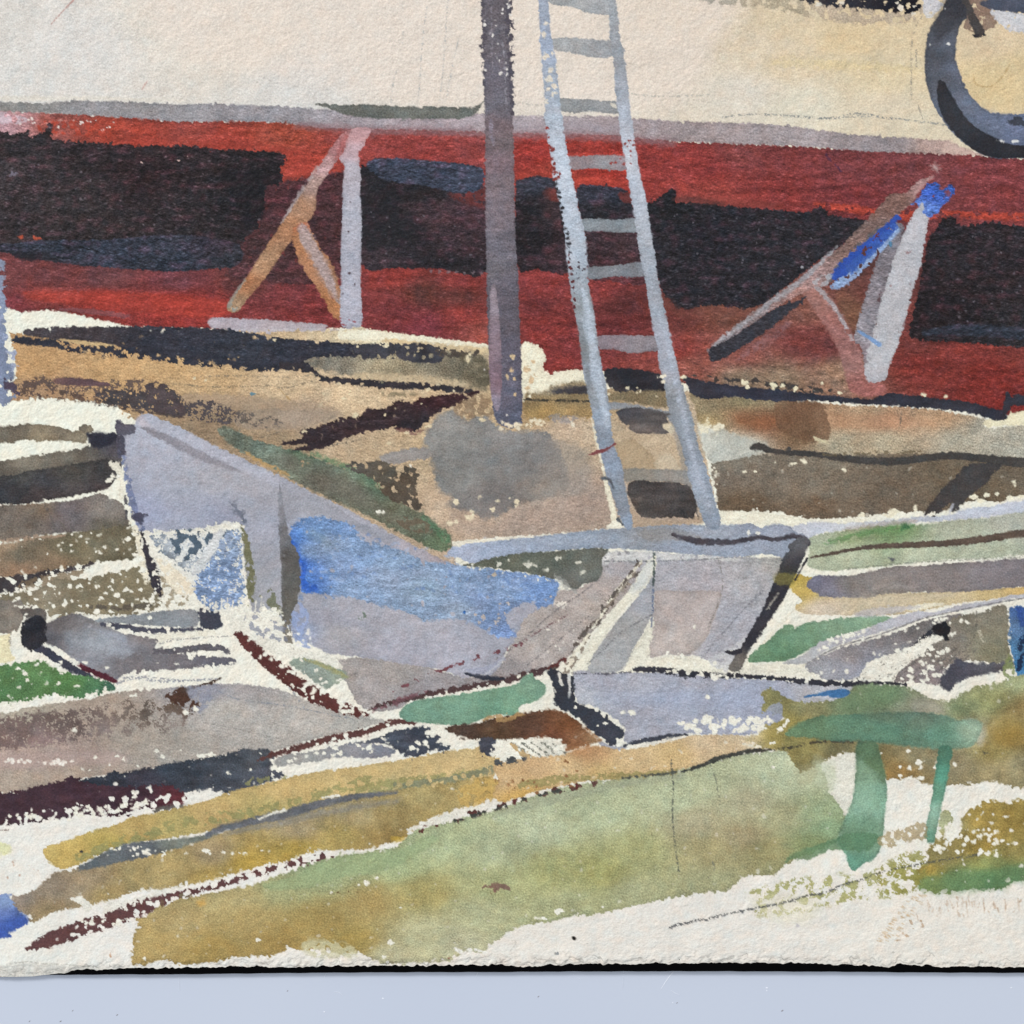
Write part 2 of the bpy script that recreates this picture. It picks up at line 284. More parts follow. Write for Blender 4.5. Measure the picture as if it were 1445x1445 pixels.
# --- props against the hull
TR = 'trestle#1'
F(TR, '480,205,a2696a 455,235,ae8888 440,260,a5877e 420,290,a2775b 400,320,a87452 370,370,a57c5c 345,400,a26a47 328,430,a08062', '492,183 503,182 498,196 484,212 472,232 458,252 447,270 446,292 440,306 416,332 397,359 369,399 351,420 341,434 332,441 322,438 322,428 340,403 360,372 385,334 402,308 420,280 436,256 450,235 466,210 480,192', m=.1, st=.12, g=.1, r=.8)
L(TR, 'b5a8a6', '448,236,3 430,262,4 412,290,4 396,316,2', a=.8, soft=1.2)
L(TR, '8c8c84', '345,395,3 332,415,4 322,432,6', a=.8, soft=1.2)
spot(329, 437, 4, 4, '8f8f85', part=TR)
F(TR + '/leg#1', '430,312,bb6a4a 425,340,a8714c 450,380,a37050 478,430,a96f47', '412,326 422,316 434,314 440,328 452,350 468,372 478,398 486,430 492,448 470,448 458,425 440,398 424,372 414,348', m=.1, st=.1, g=.1, r=1.3, de=.1, ew=3)
F(TR + '/leg#1', 'a8999c', '420,320 432,318 446,342 462,372 474,402 478,428 466,415 452,388 436,360 424,342', a=.8, soft=3, st=.15)
F(TR + '/leg#2', '508,190,b98c8e 500,215,b79aa0 495,240,aca6af 495,300,a8a8b4 495,400,a8a8b5 495,440,aaa9b6', '492,190 500,181 523,181 517,198 509,212 506,216 509,250 508,270 510,300 510,350 509,400 511,440 510,459 496,464 480,456 481,400 481,350 483,300 484,260 486,235 478,222 484,215', m=.05, st=.08, r=.8, wet=1.5, hue=.004)
F(TR + '/leg#2', 'a94f4b', '484,196 492,193 486,208 478,222 472,224', a=.5, soft=2)
for q in ((494,327,2,1.2),(493,302,1.3,.8),(493,386,3,1.6),(501,402,1.2,2.5),(484,414,1.5,1.5),(494,285,1,.8)): spot(*q, c='54464c', part=None)
specks(7, 480, 445, 512, 462, 1, 2.5, '93545c', part=None)
F('ground_stroke#1', '320,458,b2abb4 400,463,afa6ab 480,470,aea4a8', '293,454 302,448 350,450 400,453 460,458 458,464 481,466 484,478 500,484 460,481 400,475 350,470 320,465 298,462', m=.05, r=.8, a=.95)
# right prop
TR = 'trestle#2'
F('red_bottom', '1150,430,7a4a3c 1200,440,71503a 1240,420,5a3230', '1180,400 1225,350 1255,345 1232,420 1210,470 1190,455', a=.7, soft=5, st=.2)
F('dark_patch#7', '3c2c2c', '1180,395 1215,350 1250,330 1240,370 1200,400', a=.5, soft=5)
F(TR + '/leg#1', '1150,415,9d6e66 1180,460,94625c 1200,510,996a66 1225,550,a25f5a', '1132,408 1150,400 1165,412 1184,436 1200,466 1216,500 1224,532 1250,543 1248,556 1220,560 1200,552 1192,528 1184,498 1172,474 1154,444 1140,424', a=.85, soft=2, m=.1, st=.15, r=1.2)
L(TR + '/leg#1', 'a8a2a6', '1152,404,7 1170,424,7 1184,444,6 1196,466,5 1206,484,3', a=.85, soft=1.5, dry=.1, st=.15)
F(TR + '/leg#2', '1260,340,77727a 1240,400,7b7379 1225,470,88838a 1220,500,8a7c82', '1256,316 1268,314 1275,320 1276,336 1262,378 1250,412 1240,444 1232,478 1224,530 1216,492 1206,478 1212,448 1222,415 1234,378 1246,345', m=.12, st=.18, r=1.2, wet=1.2)
L(TR + '/leg#2', '4d3a3e', '1276,322,4 1270,350,5 1260,385,5 1250,415,3', a=.7, soft=1.4, dry=.15)
L(TR + '/leg#2', '51373b', '1240,425,3 1244,412,2', a=.8)
F(TR + '/leg#3', '1300,300,bcbac0 1290,370,b2b1b6 1270,430,b3b1b5 1240,510,b5b4b8 1235,530,b3b0b5', '1296,292 1303,286 1312,296 1309,318 1304,345 1300,372 1291,402 1284,428 1276,458 1266,488 1256,515 1250,534 1236,540 1222,536 1222,505 1232,470 1240,436 1250,404 1262,362 1274,332 1286,306', m=.04, st=.07, de=.12, ew=2, r=1, wet=1.5, hue=.004)
F(TR, '1290,262,a07c78 1262,280,7a5c53 1230,315,77605a 1195,352,82675f 1150,385,957a78 1120,408,a27a73 1060,452,8f7f80 1020,482,8a8288', '1314,249 1300,262 1288,284 1272,300 1262,310 1240,328 1215,352 1190,375 1168,396 1140,410 1110,425 1080,444 1050,466 1012,494 1000,500 1004,488 1050,456 1090,424 1130,398 1165,364 1190,344 1225,308 1240,292 1256,274 1278,272 1292,258', m=.1, st=.2, g=.1, r=1.3, a=.95)
L(TR, '9e9da2', '1182,347,2 1165,364,5 1130,396,8 1095,422,8 1060,447,7 1025,474,6 1004,490,3', a=.85, soft=1.5, st=.15)
spot(1132, 377, 3, 2.5, '8f8f96', part=None)
L(TR, 'b98e8b', '1318,248,2 1300,264,5 1290,275,4', a=.8, soft=1)
F(TR, '34333a', '1000,500 1004,490 1020,484 1050,466 1080,446 1100,434 1118,428 1138,418 1128,432 1108,440 1096,456 1066,472 1040,494 1016,508 1004,508', m=.12, st=.25, r=1.2)
L(TR, '34333a', '1012,497,15 1040,483,19 1070,463,20 1098,443,18 1116,431,10', st=.2, r=1.2)
F('red_bottom', '8f6a70', '1040,506 1070,480 1100,460 1120,450 1100,475 1060,500', a=.5, soft=5, dry=.2)
L(TR, '5c5a5e', '1240,326,10 1205,358,14 1175,388,12 1160,402,4', dry=.5, a=.8)
L(TR, '8aa5d0', '1266,324,8 1240,352,10 1215,376,12 1188,398,14 1175,405,6', dry=.08, a=.95, st=.15)
L(TR, '2c4ca6', '1266,308,11 1252,325,15 1232,343,18 1212,360,20 1192,377,19 1178,390,12', dry=.09, br=.05, r=1.6)
L(TR, '3a5fb4', '1262,320,10 1232,350,14 1200,380,14', dry=.3, a=.8)
L(TR, 'b1b0b5', '1164,400,10 1150,398,6 1172,388,8', dry=.35, a=.8)
spot(1257, 344, 3.5, 4.5, '4a7a9c', part=None)
F(TR, '1300,290,5a7cc8 1315,275,3355b4 1340,268,3b5fb8', '1288,288 1298,276 1304,264 1314,258 1322,258 1328,266 1336,262 1344,260 1348,270 1340,282 1328,292 1322,302 1312,306 1300,298 1294,286', m=.12, st=.25, g=.15, dry=.04, r=1.4, wet=1.4)
spot(1337, 272, 4, 5, '7a4050', part=None, a=.8)
F(TR + '/leg#3', 'b9b8be', '1293,302 1299,288 1304,290 1302,304', soft=1)
L(TR, '6f94c6', '1211,468,4 1226,476,5 1240,486,7', r=.6, a=.9)
for i in range(14):
    a_ = rs.rand() * 3.14; q = 3 + 8 * rs.rand(); L(None, 'b79b97', [(1320 - q * math.cos(a_), 236 - q * math.sin(a_), 1), (1320 + q * math.cos(a_), 236 + q * math.sin(a_), 1)], a=.45, dry=.3, r=.4)
L(None, '3f2a4a', '1166,218,3 1170,224,3 1178,231,2 1186,241,3', a=.6, dry=.2)
# --- the top right corner: stern stroke and the tyre
F('stern_stroke', '980,3,9a9588 1090,14,a59880 1200,20,ac9a86 1280,20,b3a08c', '940,-30 1000,4 1045,8 1090,13 1150,24 1200,34 1240,34 1285,32 1300,20 1320,-30', dry=.2, de=.15, soft=2, a=.75, r=2, g=.12, m=.12)
F('stern_stroke', '1130,2,35343a 1200,5,2f2f36 1280,8,1f1f26', '1105,-30 1125,-2 1150,6 1200,11 1240,14 1290,19 1302,-2 1310,-30', dry=.08, de=.12, r=2)
for q in ((1155,6,5,3),(1271,11,6,5),(1288,19,4,3),(1187,4,4,3),(1290,9,3,2),(1265,4,3,2)): spot(*q, c='e3d8c4', part='hull')
F('hull', '1315,10,cfccd0 1310,25,d8d2c8', '1302,-30 1340,-30 1332,2 1320,20 1308,26 1302,14', m=.03, dry=.12)
F('tyre', '1325,30,4b4c52 1320,80,484a52 1345,60,565b68 1350,100,666d80 1330,110,50535c 1360,150,646c7e 1400,180,5c6475 1440,190,58617a 1440,175,646f8c 1345,10,393940 1500,150,5a6070', '1360,-30 1338,-4 1328,16 1316,34 1308,54 1305,82 1306,110 1315,142 1328,166 1345,188 1364,204 1385,217 1405,223 1432,223 1460,221 1510,205 1550,170 1565,120 1560,60 1540,10 1510,-30 1470,-20 1500,20 1520,60 1520,100 1505,135 1480,152 1445,160 1418,161 1399,158 1382,148 1367,130 1357,110 1350,88 1349,68 1352,48 1357,32 1370,18 1378,-30', m=.06, st=.06, g=.06, r=.7, ed=.12)
F('tyre', '1330,130,303137 1350,170,34353b 1400,210,2a2b31 1440,215,2b2b30', '1324,114 1332,116 1344,136 1360,162 1378,180 1400,192 1430,204 1480,206 1520,200 1500,220 1432,223 1400,222 1372,210 1345,186 1330,164 1323,140', m=.08, r=.6, ed=.1)
F('tyre', '323238', '1318,36 1330,8 1345,-20 1372,-20 1366,18 1352,30 1340,44 1322,60', a=.55, soft=5)
F('tyre', '6f7a98', '1390,158 1445,166 1480,160 1480,185 1445,196 1400,186 1375,165', a=.4, soft=6, st=.2)
F('tyre', '3b3f4a', '1423,170 1436,165 1460,165 1460,176 1430,177', dry=.1)
F('strap', '1380,20,80685a 1400,30,907866', '1354,-30 1402,-30 1404,10 1408,34 1396,41 1385,47 1372,44 1358,38 1366,18', dry=.05, de=.15, ew=4)
F('strap', '45403f', '1340,-30 1352,-10 1362,10 1368,30 1377,48 1383,53 1390,46 1384,34 1374,16 1366,-5 1360,-30', r=1)
L('strap', '2f2e33', '1376,50,6 1384,52,5 1391,46,3', dry=.3)
F('hull', 'cfcdcf', '1398,12 1412,14 1445,20 1500,22 1500,48 1445,46 1425,44 1414,36 1404,26', dry=.06, m=.03)
F('stern_stroke', '4a4f5e', '1382,6 1396,-2 1440,-16 1600,-20 1600,20 1445,18 1420,16 1396,12', m=.08, r=.9)
for q in ((1433,199,5,3),(1412,199,4,1.5),(1338,62,2,1.5),(1354,117,1.8,2.5),(1334,12,1.5,1.5),(1312,62,1.2,1.5)): spot(*q, c='d7d6d2', part=None)
for a_ in ('632,0 628,60 624,110 620,145','602,10 596,60 592,115 590,145','647,55 637,100 630,140','569,45 568,60','562,98 556,110 552,145'): P(a_, '8f999d', 1.6, .5, .6)
P('735,145 760,148 800,140', '8f938e', 1.8, .5); P('890,132 930,136 1000,134', '8f938e', 1.8, .5)
P('1020,166 1046,162 1100,162 1160,167 1220,164 1280,169 1334,176', '6f7476', 2.6, .42, .8)
P('1120,164 1170,167 1210,160 1260,168', '6f7476', 3, .6, .8)
P('1301,22 1288,50 1286,100 1286,140', '7f7a70', 2.4, .5); P('1293,70 1293,100', '7f7a70', 2.5, .4); P('1296,148 1302,168', '7f7a70', 2, .3)
P('1374,105 1376,116 1386,122 1400,121 1415,108 1425,90', 'a98a5a', 1.5, .05, .8)
P('106,-2 90,14 72,34', 'b08077', 1.8, .05, .9); P('208,114 200,126', 'b08077', 1.6, .1, .8)
# --- the bank under the boat
F('bank', '50,520,b98f60 150,520,bd9566 250,510,bf996a 300,530,c4a073 400,545,ccaf89 500,560,ceb28d 60,548,a58262 350,590,9c8366 300,605,8e775e 420,590,a38c78 450,612,b9a081 550,645,b39a7a 600,580,c2a480 600,500,b5a080 640,620,bca17a 680,700,bca288 750,725,ae9988 820,700,a69182 850,600,c0a98e 800,600,bfa68c 900,640,b89f82 950,620,c4ae92 850,580,a88d68 780,575,a18153 400,620,9c8467 700,480,cfb893 940,600,bfa98d 900,720,a99481 560,470,e4d7b2',
  '14,470 60,474 140,470 300,470 480,466 500,462 600,478 688,489 700,495 735,492 740,562 780,556 830,545 852,548 960,548 990,560 985,600 1000,660 1010,715 1000,735 960,742 880,745 800,752 745,756 700,758 650,775 640,800 600,792 500,748 400,696 300,645 250,622 205,600 190,592 165,573 130,566 60,561 14,566 18,540 24,520', smooth=False, m=.06, g=.1, st=.1, r=1.6)
F('paper', 'ebe2c6', '480,467 520,466 560,470 620,477 686,486 686,490 640,488 600,484 560,482 500,480 478,478', m=.02, r=1.4)
F('bank', 'd4bb90', '545,478 620,485 690,492 690,500 620,494 550,486', soft=2, dry=.12)
F('paper', 'e9e0c4', '735,487 760,489 768,497 768,510 764,518 774,529 796,523 826,522 830,530 826,540 795,541 778,546 768,556 758,563 736,564', m=.03, r=1.6)
for q in ((745,520,5,6),(750,535,4,6),(752,510,3,4),(745,548,4,3),(756,528,3,3)): spot(*q, c='cfb089', part='bank', dry=.15)
F('bank', '560,515,9a8c70 620,515,736b5a 670,530,6c6452 600,540,a3947a 450,520,7b7568', '420,508 480,500 560,496 620,496 678,500 690,520 688,548 640,543 600,538 540,532 480,528 440,518', soft=5, r=2, m=.15, g=.2)
F('bank', 'bfa986', '500,527 560,527 640,535 660,545 600,545 520,538', soft=3, dry=.1)
BL = 'dark_stroke#1'
F(BL, '100,470,3b3438 60,470,403a3e 250,480,2f303a 350,495,31343e 450,500,2e2f39 400,510,30323d', '33,466 60,462 140,461 220,461 300,463 340,468 400,477 470,483 530,488 560,492 530,503 470,503 430,508 440,520 420,521 380,523 330,516 260,508 200,500 160,487 110,482 80,479 60,476 35,473', m=.08, st=.15, g=.1, de=.08, ew=3)
F(BL, '2e2f39', '17,480 28,475 60,478 100,480 160,488 220,492 280,497 340,507 380,512 376,524 340,522 300,518 250,513 200,507 140,502 100,496 70,489 40,487 22,485', sd=((40,480,0),(130,490,.36)), m=.08, r=1.6, ff=.35)
F('bank', 'ccab78', '82,479 110,480 150,485 163,488 120,487', r=.6)
specks(16, 120, 487, 350, 498, 1, 3, 'c9a474', slope=.07, part='bank')
F(BL, '3a3940', '500,487 540,485 560,484 620,489 622,510 590,512 560,506 500,505', dry=.12, de=.1, m=.15)
L(BL, '4e453e', '620,496,10 650,499,10 672,500,6', dry=.35, r=2)
L(BL, '5a5342', '655,505,14 676,520,24 684,545,14', dry=.45, a=.7, soft=2)
L(BL, '322e33', '400,515,12 430,520,10 442,524,7 452,533,7 470,536,8 500,539,9 560,544,10 600,545,9 640,549,9 660,552,7 674,553,3', dry=.04, de=.05, r=1.3)
F(BL, '600,560,3a2226 560,575,35282b 480,600,3a2c2f 600,600,2c272c 450,615,33292d', '676,552 650,556 600,560 582,568 560,566 545,576 520,576 505,588 480,590 455,600 430,606 422,612 425,618 400,625 398,629 440,626 436,632 412,636 440,636 466,628 490,617 516,610 560,604 584,609 600,597 616,584 640,572 664,561', m=.12, st=.15, r=1.8, de=.06, ew=4)
L(BL, '33292d', '399,627,2 420,624,5 450,616,9', r=1); L(BL, '33292d', '412,637,3 436,631,8 466,622,12', r=1.4)
F('bank', '8f7f63', '530,552 560,554 590,556 570,560 540,558', soft=2, dry=.3)
for q in ((501,586,5,3),(430,609,4,4),(543,585,2,2),(594,569,2,1.5),(605,550,4,2.5),(619,543,3,2),(640,551,3,1.5),(478,541,1.5,1.5),(484,595,2,1.5),(558,576,2,1),(638,575,2,1.5),(660,505,3,6),(664,500,2,3),(504,489,2.5,2.5),(388,480,2,1.5),(388,479,1.5,1.5),(452,573,7,4),(486,562,4,2.5),(456,556,2,1.5),(275,533,2,1.5),(290,536,2,1.5),(298,575,3,2.5),(393,589,2,2),(343,597,2.5,2)): spot(*q, c='dccba5')
L('red_bottom', '6a4143', '588,613 ,1 560,605,5 600,608,4 640,590,2'.replace(' ,', ','), a=.6)
P('270,532 330,530 400,532 430,530 450,528', '6d675c', 1.6, .4); P('240,541 300,546 380,544 400,548 440,538', '5d574c', 2, .4); P('330,582 400,576 420,575', '5f584e', 2.4, .4)
P('366,618 400,608', '5f584e', 2.4, .4); P('460,630 500,622 520,618', '4a4540', 2.4, .5); P('395,550 410,565 420,573', 'a4814f', 2, .1)
spot(357, 554, 6, 2.6, '5b7d8a', part='bank'); spot(541, 540, 3, 1.5, '7f7a60', part=None, dry=.4)
F('bank', 'a38c74', '250,560 300,555 400,565 450,570 470,578 420,582 300,578 270,572', a=.7, soft=3, r=2)
F('bank', '9c8a78', '350,580 420,578 480,580 460,596 400,606 340,604 330,590', a=.7, soft=3)
BD = 'dark_stroke#2'
F(BD, '4a3e3f', '18,545 60,530 80,532 150,538 210,536 250,556 270,578 255,588 200,579 150,572 100,563 40,562 20,560', dry=.5, r=2, a=.8, ff=.75, soft=1.4)
F(BD, '60,540,6b4f4c 120,540,5f474b', '74,537 84,533 120,534 140,538 155,541 150,545 110,544 90,543 78,541', m=.05, r=1)
F(BD, '443e40', '140,552 170,550 208,550 230,545 250,556 258,575 256,588 225,583 195,578 145,568', dry=.1, de=.12, r=2, m=.1, ff=.6)
F(BD, '4d4244', '205,544 230,540 246,560 262,575 254,588 215,578', dry=.12, r=2)
F(BD, '4a4346', '262,570 300,566 335,582 330,597 290,595 262,586', dry=.42, r=2.2, ff=.85)
F(BD, '57504c', '330,578 380,588 400,598 380,602 340,598 320,592', dry=.62, r=2, ff=.9, a=.8)
F(BD, '5b463a', '10,545 60,548 120,556 140,568 60,564 12,562', dry=.68, r=2, a=.7, ff=.9)
L(BD, '4a3f3c', '140,572,2 200,581,3 260,589,2', dry=.15, a=.8)
# the blue post cut by the left edge
F('blue_post', '5,380,848ca2 5,430,8592ad 8,500,737e98 5,560,747f98 -30,450,8a96b4', '-60,365 2,366 6,380 5,405 9,430 7,455 12,478 10,500 20,520 17,545 20,560 12,568 2,574 -60,574', dry=.05, de=.2, ew=4, m=.1, r=2)
F('blue_post', 'a0a9c4', '4,480 16,488 22,512 20,530 10,520', dry=.35, part=None) if False else L('blue_post', '9ba3ba', '8,478,8 16,500,10 20,520,7', dry=.4, r=2)
F('blue_post', '4a4050', '6,536 14,534 24,545 26,556 12,556 6,550', dry=.3, r=2.4)
# --- left bank, browns and olives
GB = 'ground_stroke#2'
F(GB, '20,608,6b6255 60,618,8a7b63 90,610,776b5b 110,615,8b7f6a', '-160,598 0,601 30,599 60,599 90,604 104,609 118,604 128,601 132,608 122,616 122,626 100,623 60,622 30,622 0,625 -160,625', m=.12, g=.1, r=1.1, ed=.12)
spot(118, 604, 8, 5, '6d6355', dry=.3, part=GB)
F(GB, '40,652,7d7567 100,645,6f675a 125,640,5c564e 150,620,3b3c48 160,640,4d4951 10,670,5f584f 150,650,57514c 100,660,58524a',
  '-160,655 0,650 30,645 60,641 90,637 118,632 128,625 124,612 145,611 168,612 170,640 172,660 150,680 60,690 0,690 -160,690', m=.12, g=.1)
F(GB, '10,690,36363a 60,680,434246 100,665,46433f 150,672,3c3b3c 60,700,443b3b 150,690,4b4142 30,672,4b4a48', '-160,675 0,672 40,665 90,657 120,652 150,648 170,655 166,672 158,684 150,690 120,697 60,707 20,712 0,711 -160,711', m=.12, st=.1, g=.1, ed=.12)
F(GB, '2c2d38', '124,613 150,612 168,613 160,624 140,633 128,628', a=.9, soft=3)
F(GB, '155,598,5b5662 180,610,5f5b66 168,625,4f4c59', '163,595 178,598 192,600 204,607 200,615 180,620 168,625 172,642 166,645 164,615', m=.1, r=1.4)
F(GB, '20,735,696058 60,718,7c6a58 100,735,6a6364 150,720,847b73 150,745,625c50 20,750,72675c 90,720,6a6062', '-160,716 0,713 60,710 110,705 140,696 156,702 174,712 178,730 184,742 140,750 90,752 50,757 0,764 -160,764', m=.12, g=.1, r=1)
P('62,710 72,730 80,750', '55504e', 3, .4); P('72,712 84,735 100,760 112,790', '5d5850', 2, .4)
F(GB, '30,780,665f50 100,775,6c644e 150,775,6f6753 160,790,645c48 30,806,94755c 80,795,7c6650 10,768,a58b70', '-160,766 0,767 50,758 120,750 185,742 192,770 192,788 170,790 130,795 60,808 30,812 0,815 -160,815', m=.1, g=.1, de=.04, ew=6)
L(GB, 'ac9078', '0,764,5 40,760,6 90,756,3', a=.8, dry=.1)
specks(22, 50, 750, 185, 785, 1, 3.5); specks(8, 180, 745, 200, 800, 2, 5)
L('dark_stroke#3', '3d3739', '-160,832,20 0,826,22 20,822,22 45,817,14 70,808,8 110,802,6 130,795,4', dry=(.0, .25), r=1.8, smooth=True)
F(GB, '7d6a52', '30,822 60,812 90,808 120,804 100,820 50,830 25,830', dry=.3, a=.8)
F('ground_stroke#3', '60,840,857a66 130,835,7a6f58 190,820,82775d 200,850,776d57 150,860,83785f 30,842,80765f', '-160,840 0,838 25,836 60,828 78,816 110,818 140,812 180,804 200,802 212,822 222,838 230,850 205,866 150,868 110,866 80,872 60,862 20,852 -160,850', dry=.07, de=.09, r=2, m=.08)
specks(20, 15, 825, 220, 860, 2, 5.5, slope=-.05)
F('ground_stroke#3', '20,870,7f766b 40,862,736a62', '-160,850 0,846 18,850 28,846 34,862 30,880 20,893 0,894 -160,894', m=.1, de=.1)
F('ground_stroke#3', '5f5853', '28,862 34,858 56,858 66,868 64,880 50,870 36,872', dry=.08)
L('ground_stroke#3', '5f574c', '130,857,5 170,858,8 210,855,8', dry=.3, r=2)
F('paper', 'e8dbb0', '-160,896 0,896 14,895 14,920 22,930 10,935 0,937 -160,937', m=.02)
# --- the grey rowing boat at the left
LB = 'rowing_boat'
F(LB, '80,880,5f595a 100,895,84858a 130,905,90949b 150,885,8a8988 170,915,9094a0 180,935,7d787b 120,920,85858c 75,900,565459 200,900,7a7272 200,925,726e72 150,900,9a9ea5', '60,885 72,877 90,869 110,866 125,872 150,884 170,892 200,898 224,902 218,915 240,924 230,934 205,937 190,945 170,955 162,960 140,950 110,934 85,916 66,907', m=.08, r=1)
F(LB, '9ea3ab', '100,902 130,902 170,908 192,924 180,925 150,925 115,915', a=.6, soft=5)
L(LB, '9a9fab', '122,882,5 150,892,12 175,903,8', a=.8, soft=3)
spot(127, 883, 4, 2.5, 'd0d2dd', part=None, a=.8)
F(LB, '6a6260', '75,876 110,870 140,880 160,890 120,885 85,892', a=.5, soft=4)
L(LB, '3c3d4a', '50,912,10 66,920,12 90,936,12 112,948,9 130,955,6', r=1.4); L(LB, '512630', '114,940,8 130,948,8 148,955,9 164,961,6', r=1)
F(LB, '2e2e34', '30,905 28,893 32,882 38,874 48,869 58,870 66,880 64,892 66,905 54,914 44,919 34,914', m=.2, g=.1)
F(LB, '150,872,8d9397 200,875,878b8f 270,870,8a8d91', '132,875 150,872 200,866 230,862 260,859 276,861 281,872 282,880 265,886 230,884 180,880 150,879', m=.06, r=1)
F(LB, '3f414d', '278,862 290,858 308,861 311,872 314,884 302,888 285,886 282,874', r=1.2); L(LB, '4a4a57', '142,880,5 170,884,7 210,890,8 250,890,7 285,887,5', dry=.12, r=1.5)
L(LB, '5e5a60', '218,920,8 250,918,9 285,914,10 308,914,9 322,920,5', dry=.06, r=1.4)
F(LB, '200,925,767174 250,932,716c70 310,932,62606a', '180,925 215,924 260,923 288,926 322,928 334,932 325,938 290,940 250,945 200,947 175,948', de=.1, r=1.6)
for q in ((119,934,4,2.5),(86,934,3,2),(151,942,3,2.5),(212,872,3,3)): spot(*q)
F('paper', 'e6e0cc', '210,897 245,893 285,890 300,890 300,896 250,902 225,905', r=2)
P('60,868 66,880 58,900', '6d6a6a', 1.4); 
P('225,908 260,902 330,897', '77777a', 2.2, .4); P('165,965 190,957 230,962 270,960 310,958', '6d7080', 4, .55); P('160,958 200,955 260,961', '6d7080', 3, .5)
P('14,870 14,910', '8a8378', 5, .6); P('255,900 230,905', '77777a', 2, .4)
F('grass_stroke#1', '20,960,53784a 60,950,597c4b 100,960,527944 140,968,4b744e 155,968,3c5f50', '-160,944 0,938 20,936 50,933 64,935 80,946 110,952 130,955 152,962 163,970 158,975 146,974 140,980 122,978 118,985 95,982 75,980 50,985 30,990 10,991 0,993 -160,992', dry=.03, de=.08, ew=4, m=.1, g=.12, r=1.8)
for q in ((25,944,4,2.5),(36,952,4,3),(38,960,2.5,3),(10,963,2,1.5),(108,968,4,2),(137,974,2.5,2),(4,993,5,4),(18,999,3,2)): spot(*q)
# --- pinkish ground wash low left
GW = 'ground_wash#1'
F(GW, '320,1000,b1aaa1 450,1010,b3aba2 400,1040,a9a39b 250,1060,a39b91 200,1045,9e9387 100,1062,a08c82 30,1070,ae978a 100,1085,a18f7f 30,1100,a49484 30,1000,aba08e 330,970,a19a98 300,970,8f8f9a 500,1020,aeaaa2 150,1000,a08f80',
  '-160,1010 0,1006 30,1000 60,995 110,988 130,986 165,977 220,972 260,968 310,965 350,966 400,975 450,995 520,1012 548,1018 500,1030 450,1042 400,1056 380,1062 350,1062 300,1068 250,1078 200,1088 150,1094 100,1102 60,1112 0,1119 -160,1130', m=.06, g=.08, st=.06, r=1.3)
F(GW, '20,1040,6b5754 100,1020,594a47 200,1010,66584f 250,985,54412f 150,1040,796b68 240,1020,7a6e68 60,1050,7d6867 265,995,4f3d34', '-160,1016 0,1013 60,1005 120,1000 160,990 215,988 240,978 258,970 268,980 285,996 278,1002 270,1018 240,1032 200,1033 150,1042 90,1050 30,1056 0,1058 -160,1062', dry=.12, de=.22, ew=9, r=2.5, m=.12, a=.85, soft=2.5, ff=.7, sd=((40,1010,.08),(160,1055,.5)))
F(GW, '4c352c', '228,985 245,975 258,968 268,985 284,996 262,998 245,992', dry=.1, r=1.6); L(GW, '4a3830', '258,975,6 280,968,3 300,962,3 312,957,1', dry=.3)
F(GW, '8a8d9c', '262,972 290,968 300,985 290,1000 275,1008 270,990', dry=.35, a=.8, soft=2)
F(GW, 'ae9690', '0,1065 60,1060 160,1060 180,1075 100,1082 0,1085', a=.5, soft=6)
specks(20, 2, 1072, 110, 1079, 2, 4, 'e6dccf'); specks(14, 100, 1068, 330, 1090, 1.5, 4, slope=-.07)
for q in ((105,1030,4,3),(275,1000,5,4),(262,1006,4,4),(189,982,5,2.5),(284,1067,7,4),(298,1064,9,3),(228,1068,4,3)): spot(*q)
P('310,976 340,988 400,995 440,1003 500,1015', '6c7482', 1.8, .45); P('290,1020 340,1030 400,1044', '6f6c68', 1.6, .45)
P('370,938 400,960 430,1000', '6c7482', 2, .35)
# --- navy and maroon strokes
F('dark_stroke#4', '150,1100,2e333d 250,1085,333a44 320,1070,3d434c 360,1075,4a4e54 300,1105,41454e 380,1090,4a4d58 200,1105,3c3a45', '112,1102 150,1093 160,1088 170,1090 200,1085 240,1077 290,1070 320,1064 340,1058 378,1058 390,1068 382,1078 398,1088 396,1098 370,1106 340,1117 325,1120 300,1114 260,1118 200,1116 140,1112', m=.12, g=.12, de=.06, r=1.6)
for q in ((322,1091,2.5,2),(392,1083,9,6),(384,1074,2.5,4),(388,1100,6,2),(355,1086,2,1.5),(384,1094,3,3)): spot(*q)
F('dark_stroke#5', '30,1130,402c34 120,1115,3f2a33 200,1125,3e2932 250,1130,5b2a30 100,1140,432e36', '-160,1128 0,1120 50,1110 85,1102 98,1096 112,1099 125,1106 180,1110 230,1107 252,1115 262,1122 255,1136 225,1142 200,1140 180,1150 150,1152 110,1152 60,1158 40,1162 0,1164 -160,1170', de=.16, ew=7, r=2.2, m=.08, sd=((60,1110,-.2),(70,1165,.22)))
F('dark_stroke#5', '5a5550', '225,1138 255,1136 270,1142 255,1152 235,1152 215,1148', dry=.3, soft=2)
specks(30, 105, 1138, 215, 1152, 2, 5.5, slope=-.08); specks(10, 10, 1150, 100, 1158, 1.5, 4); specks(4, 182, 1118, 190, 1130, 2, 4)
specks(16, 5, 1212, 60, 1240, 1, 2, 'b98468', part=None, dry=.3, a=.6); F(None, 'd9d79c', '-20,1185 8,1190 16,1200 8,1206 -20,1206', soft=3, a=.8)
P('-10,1172 12,1171', '55403a', 2, .2)
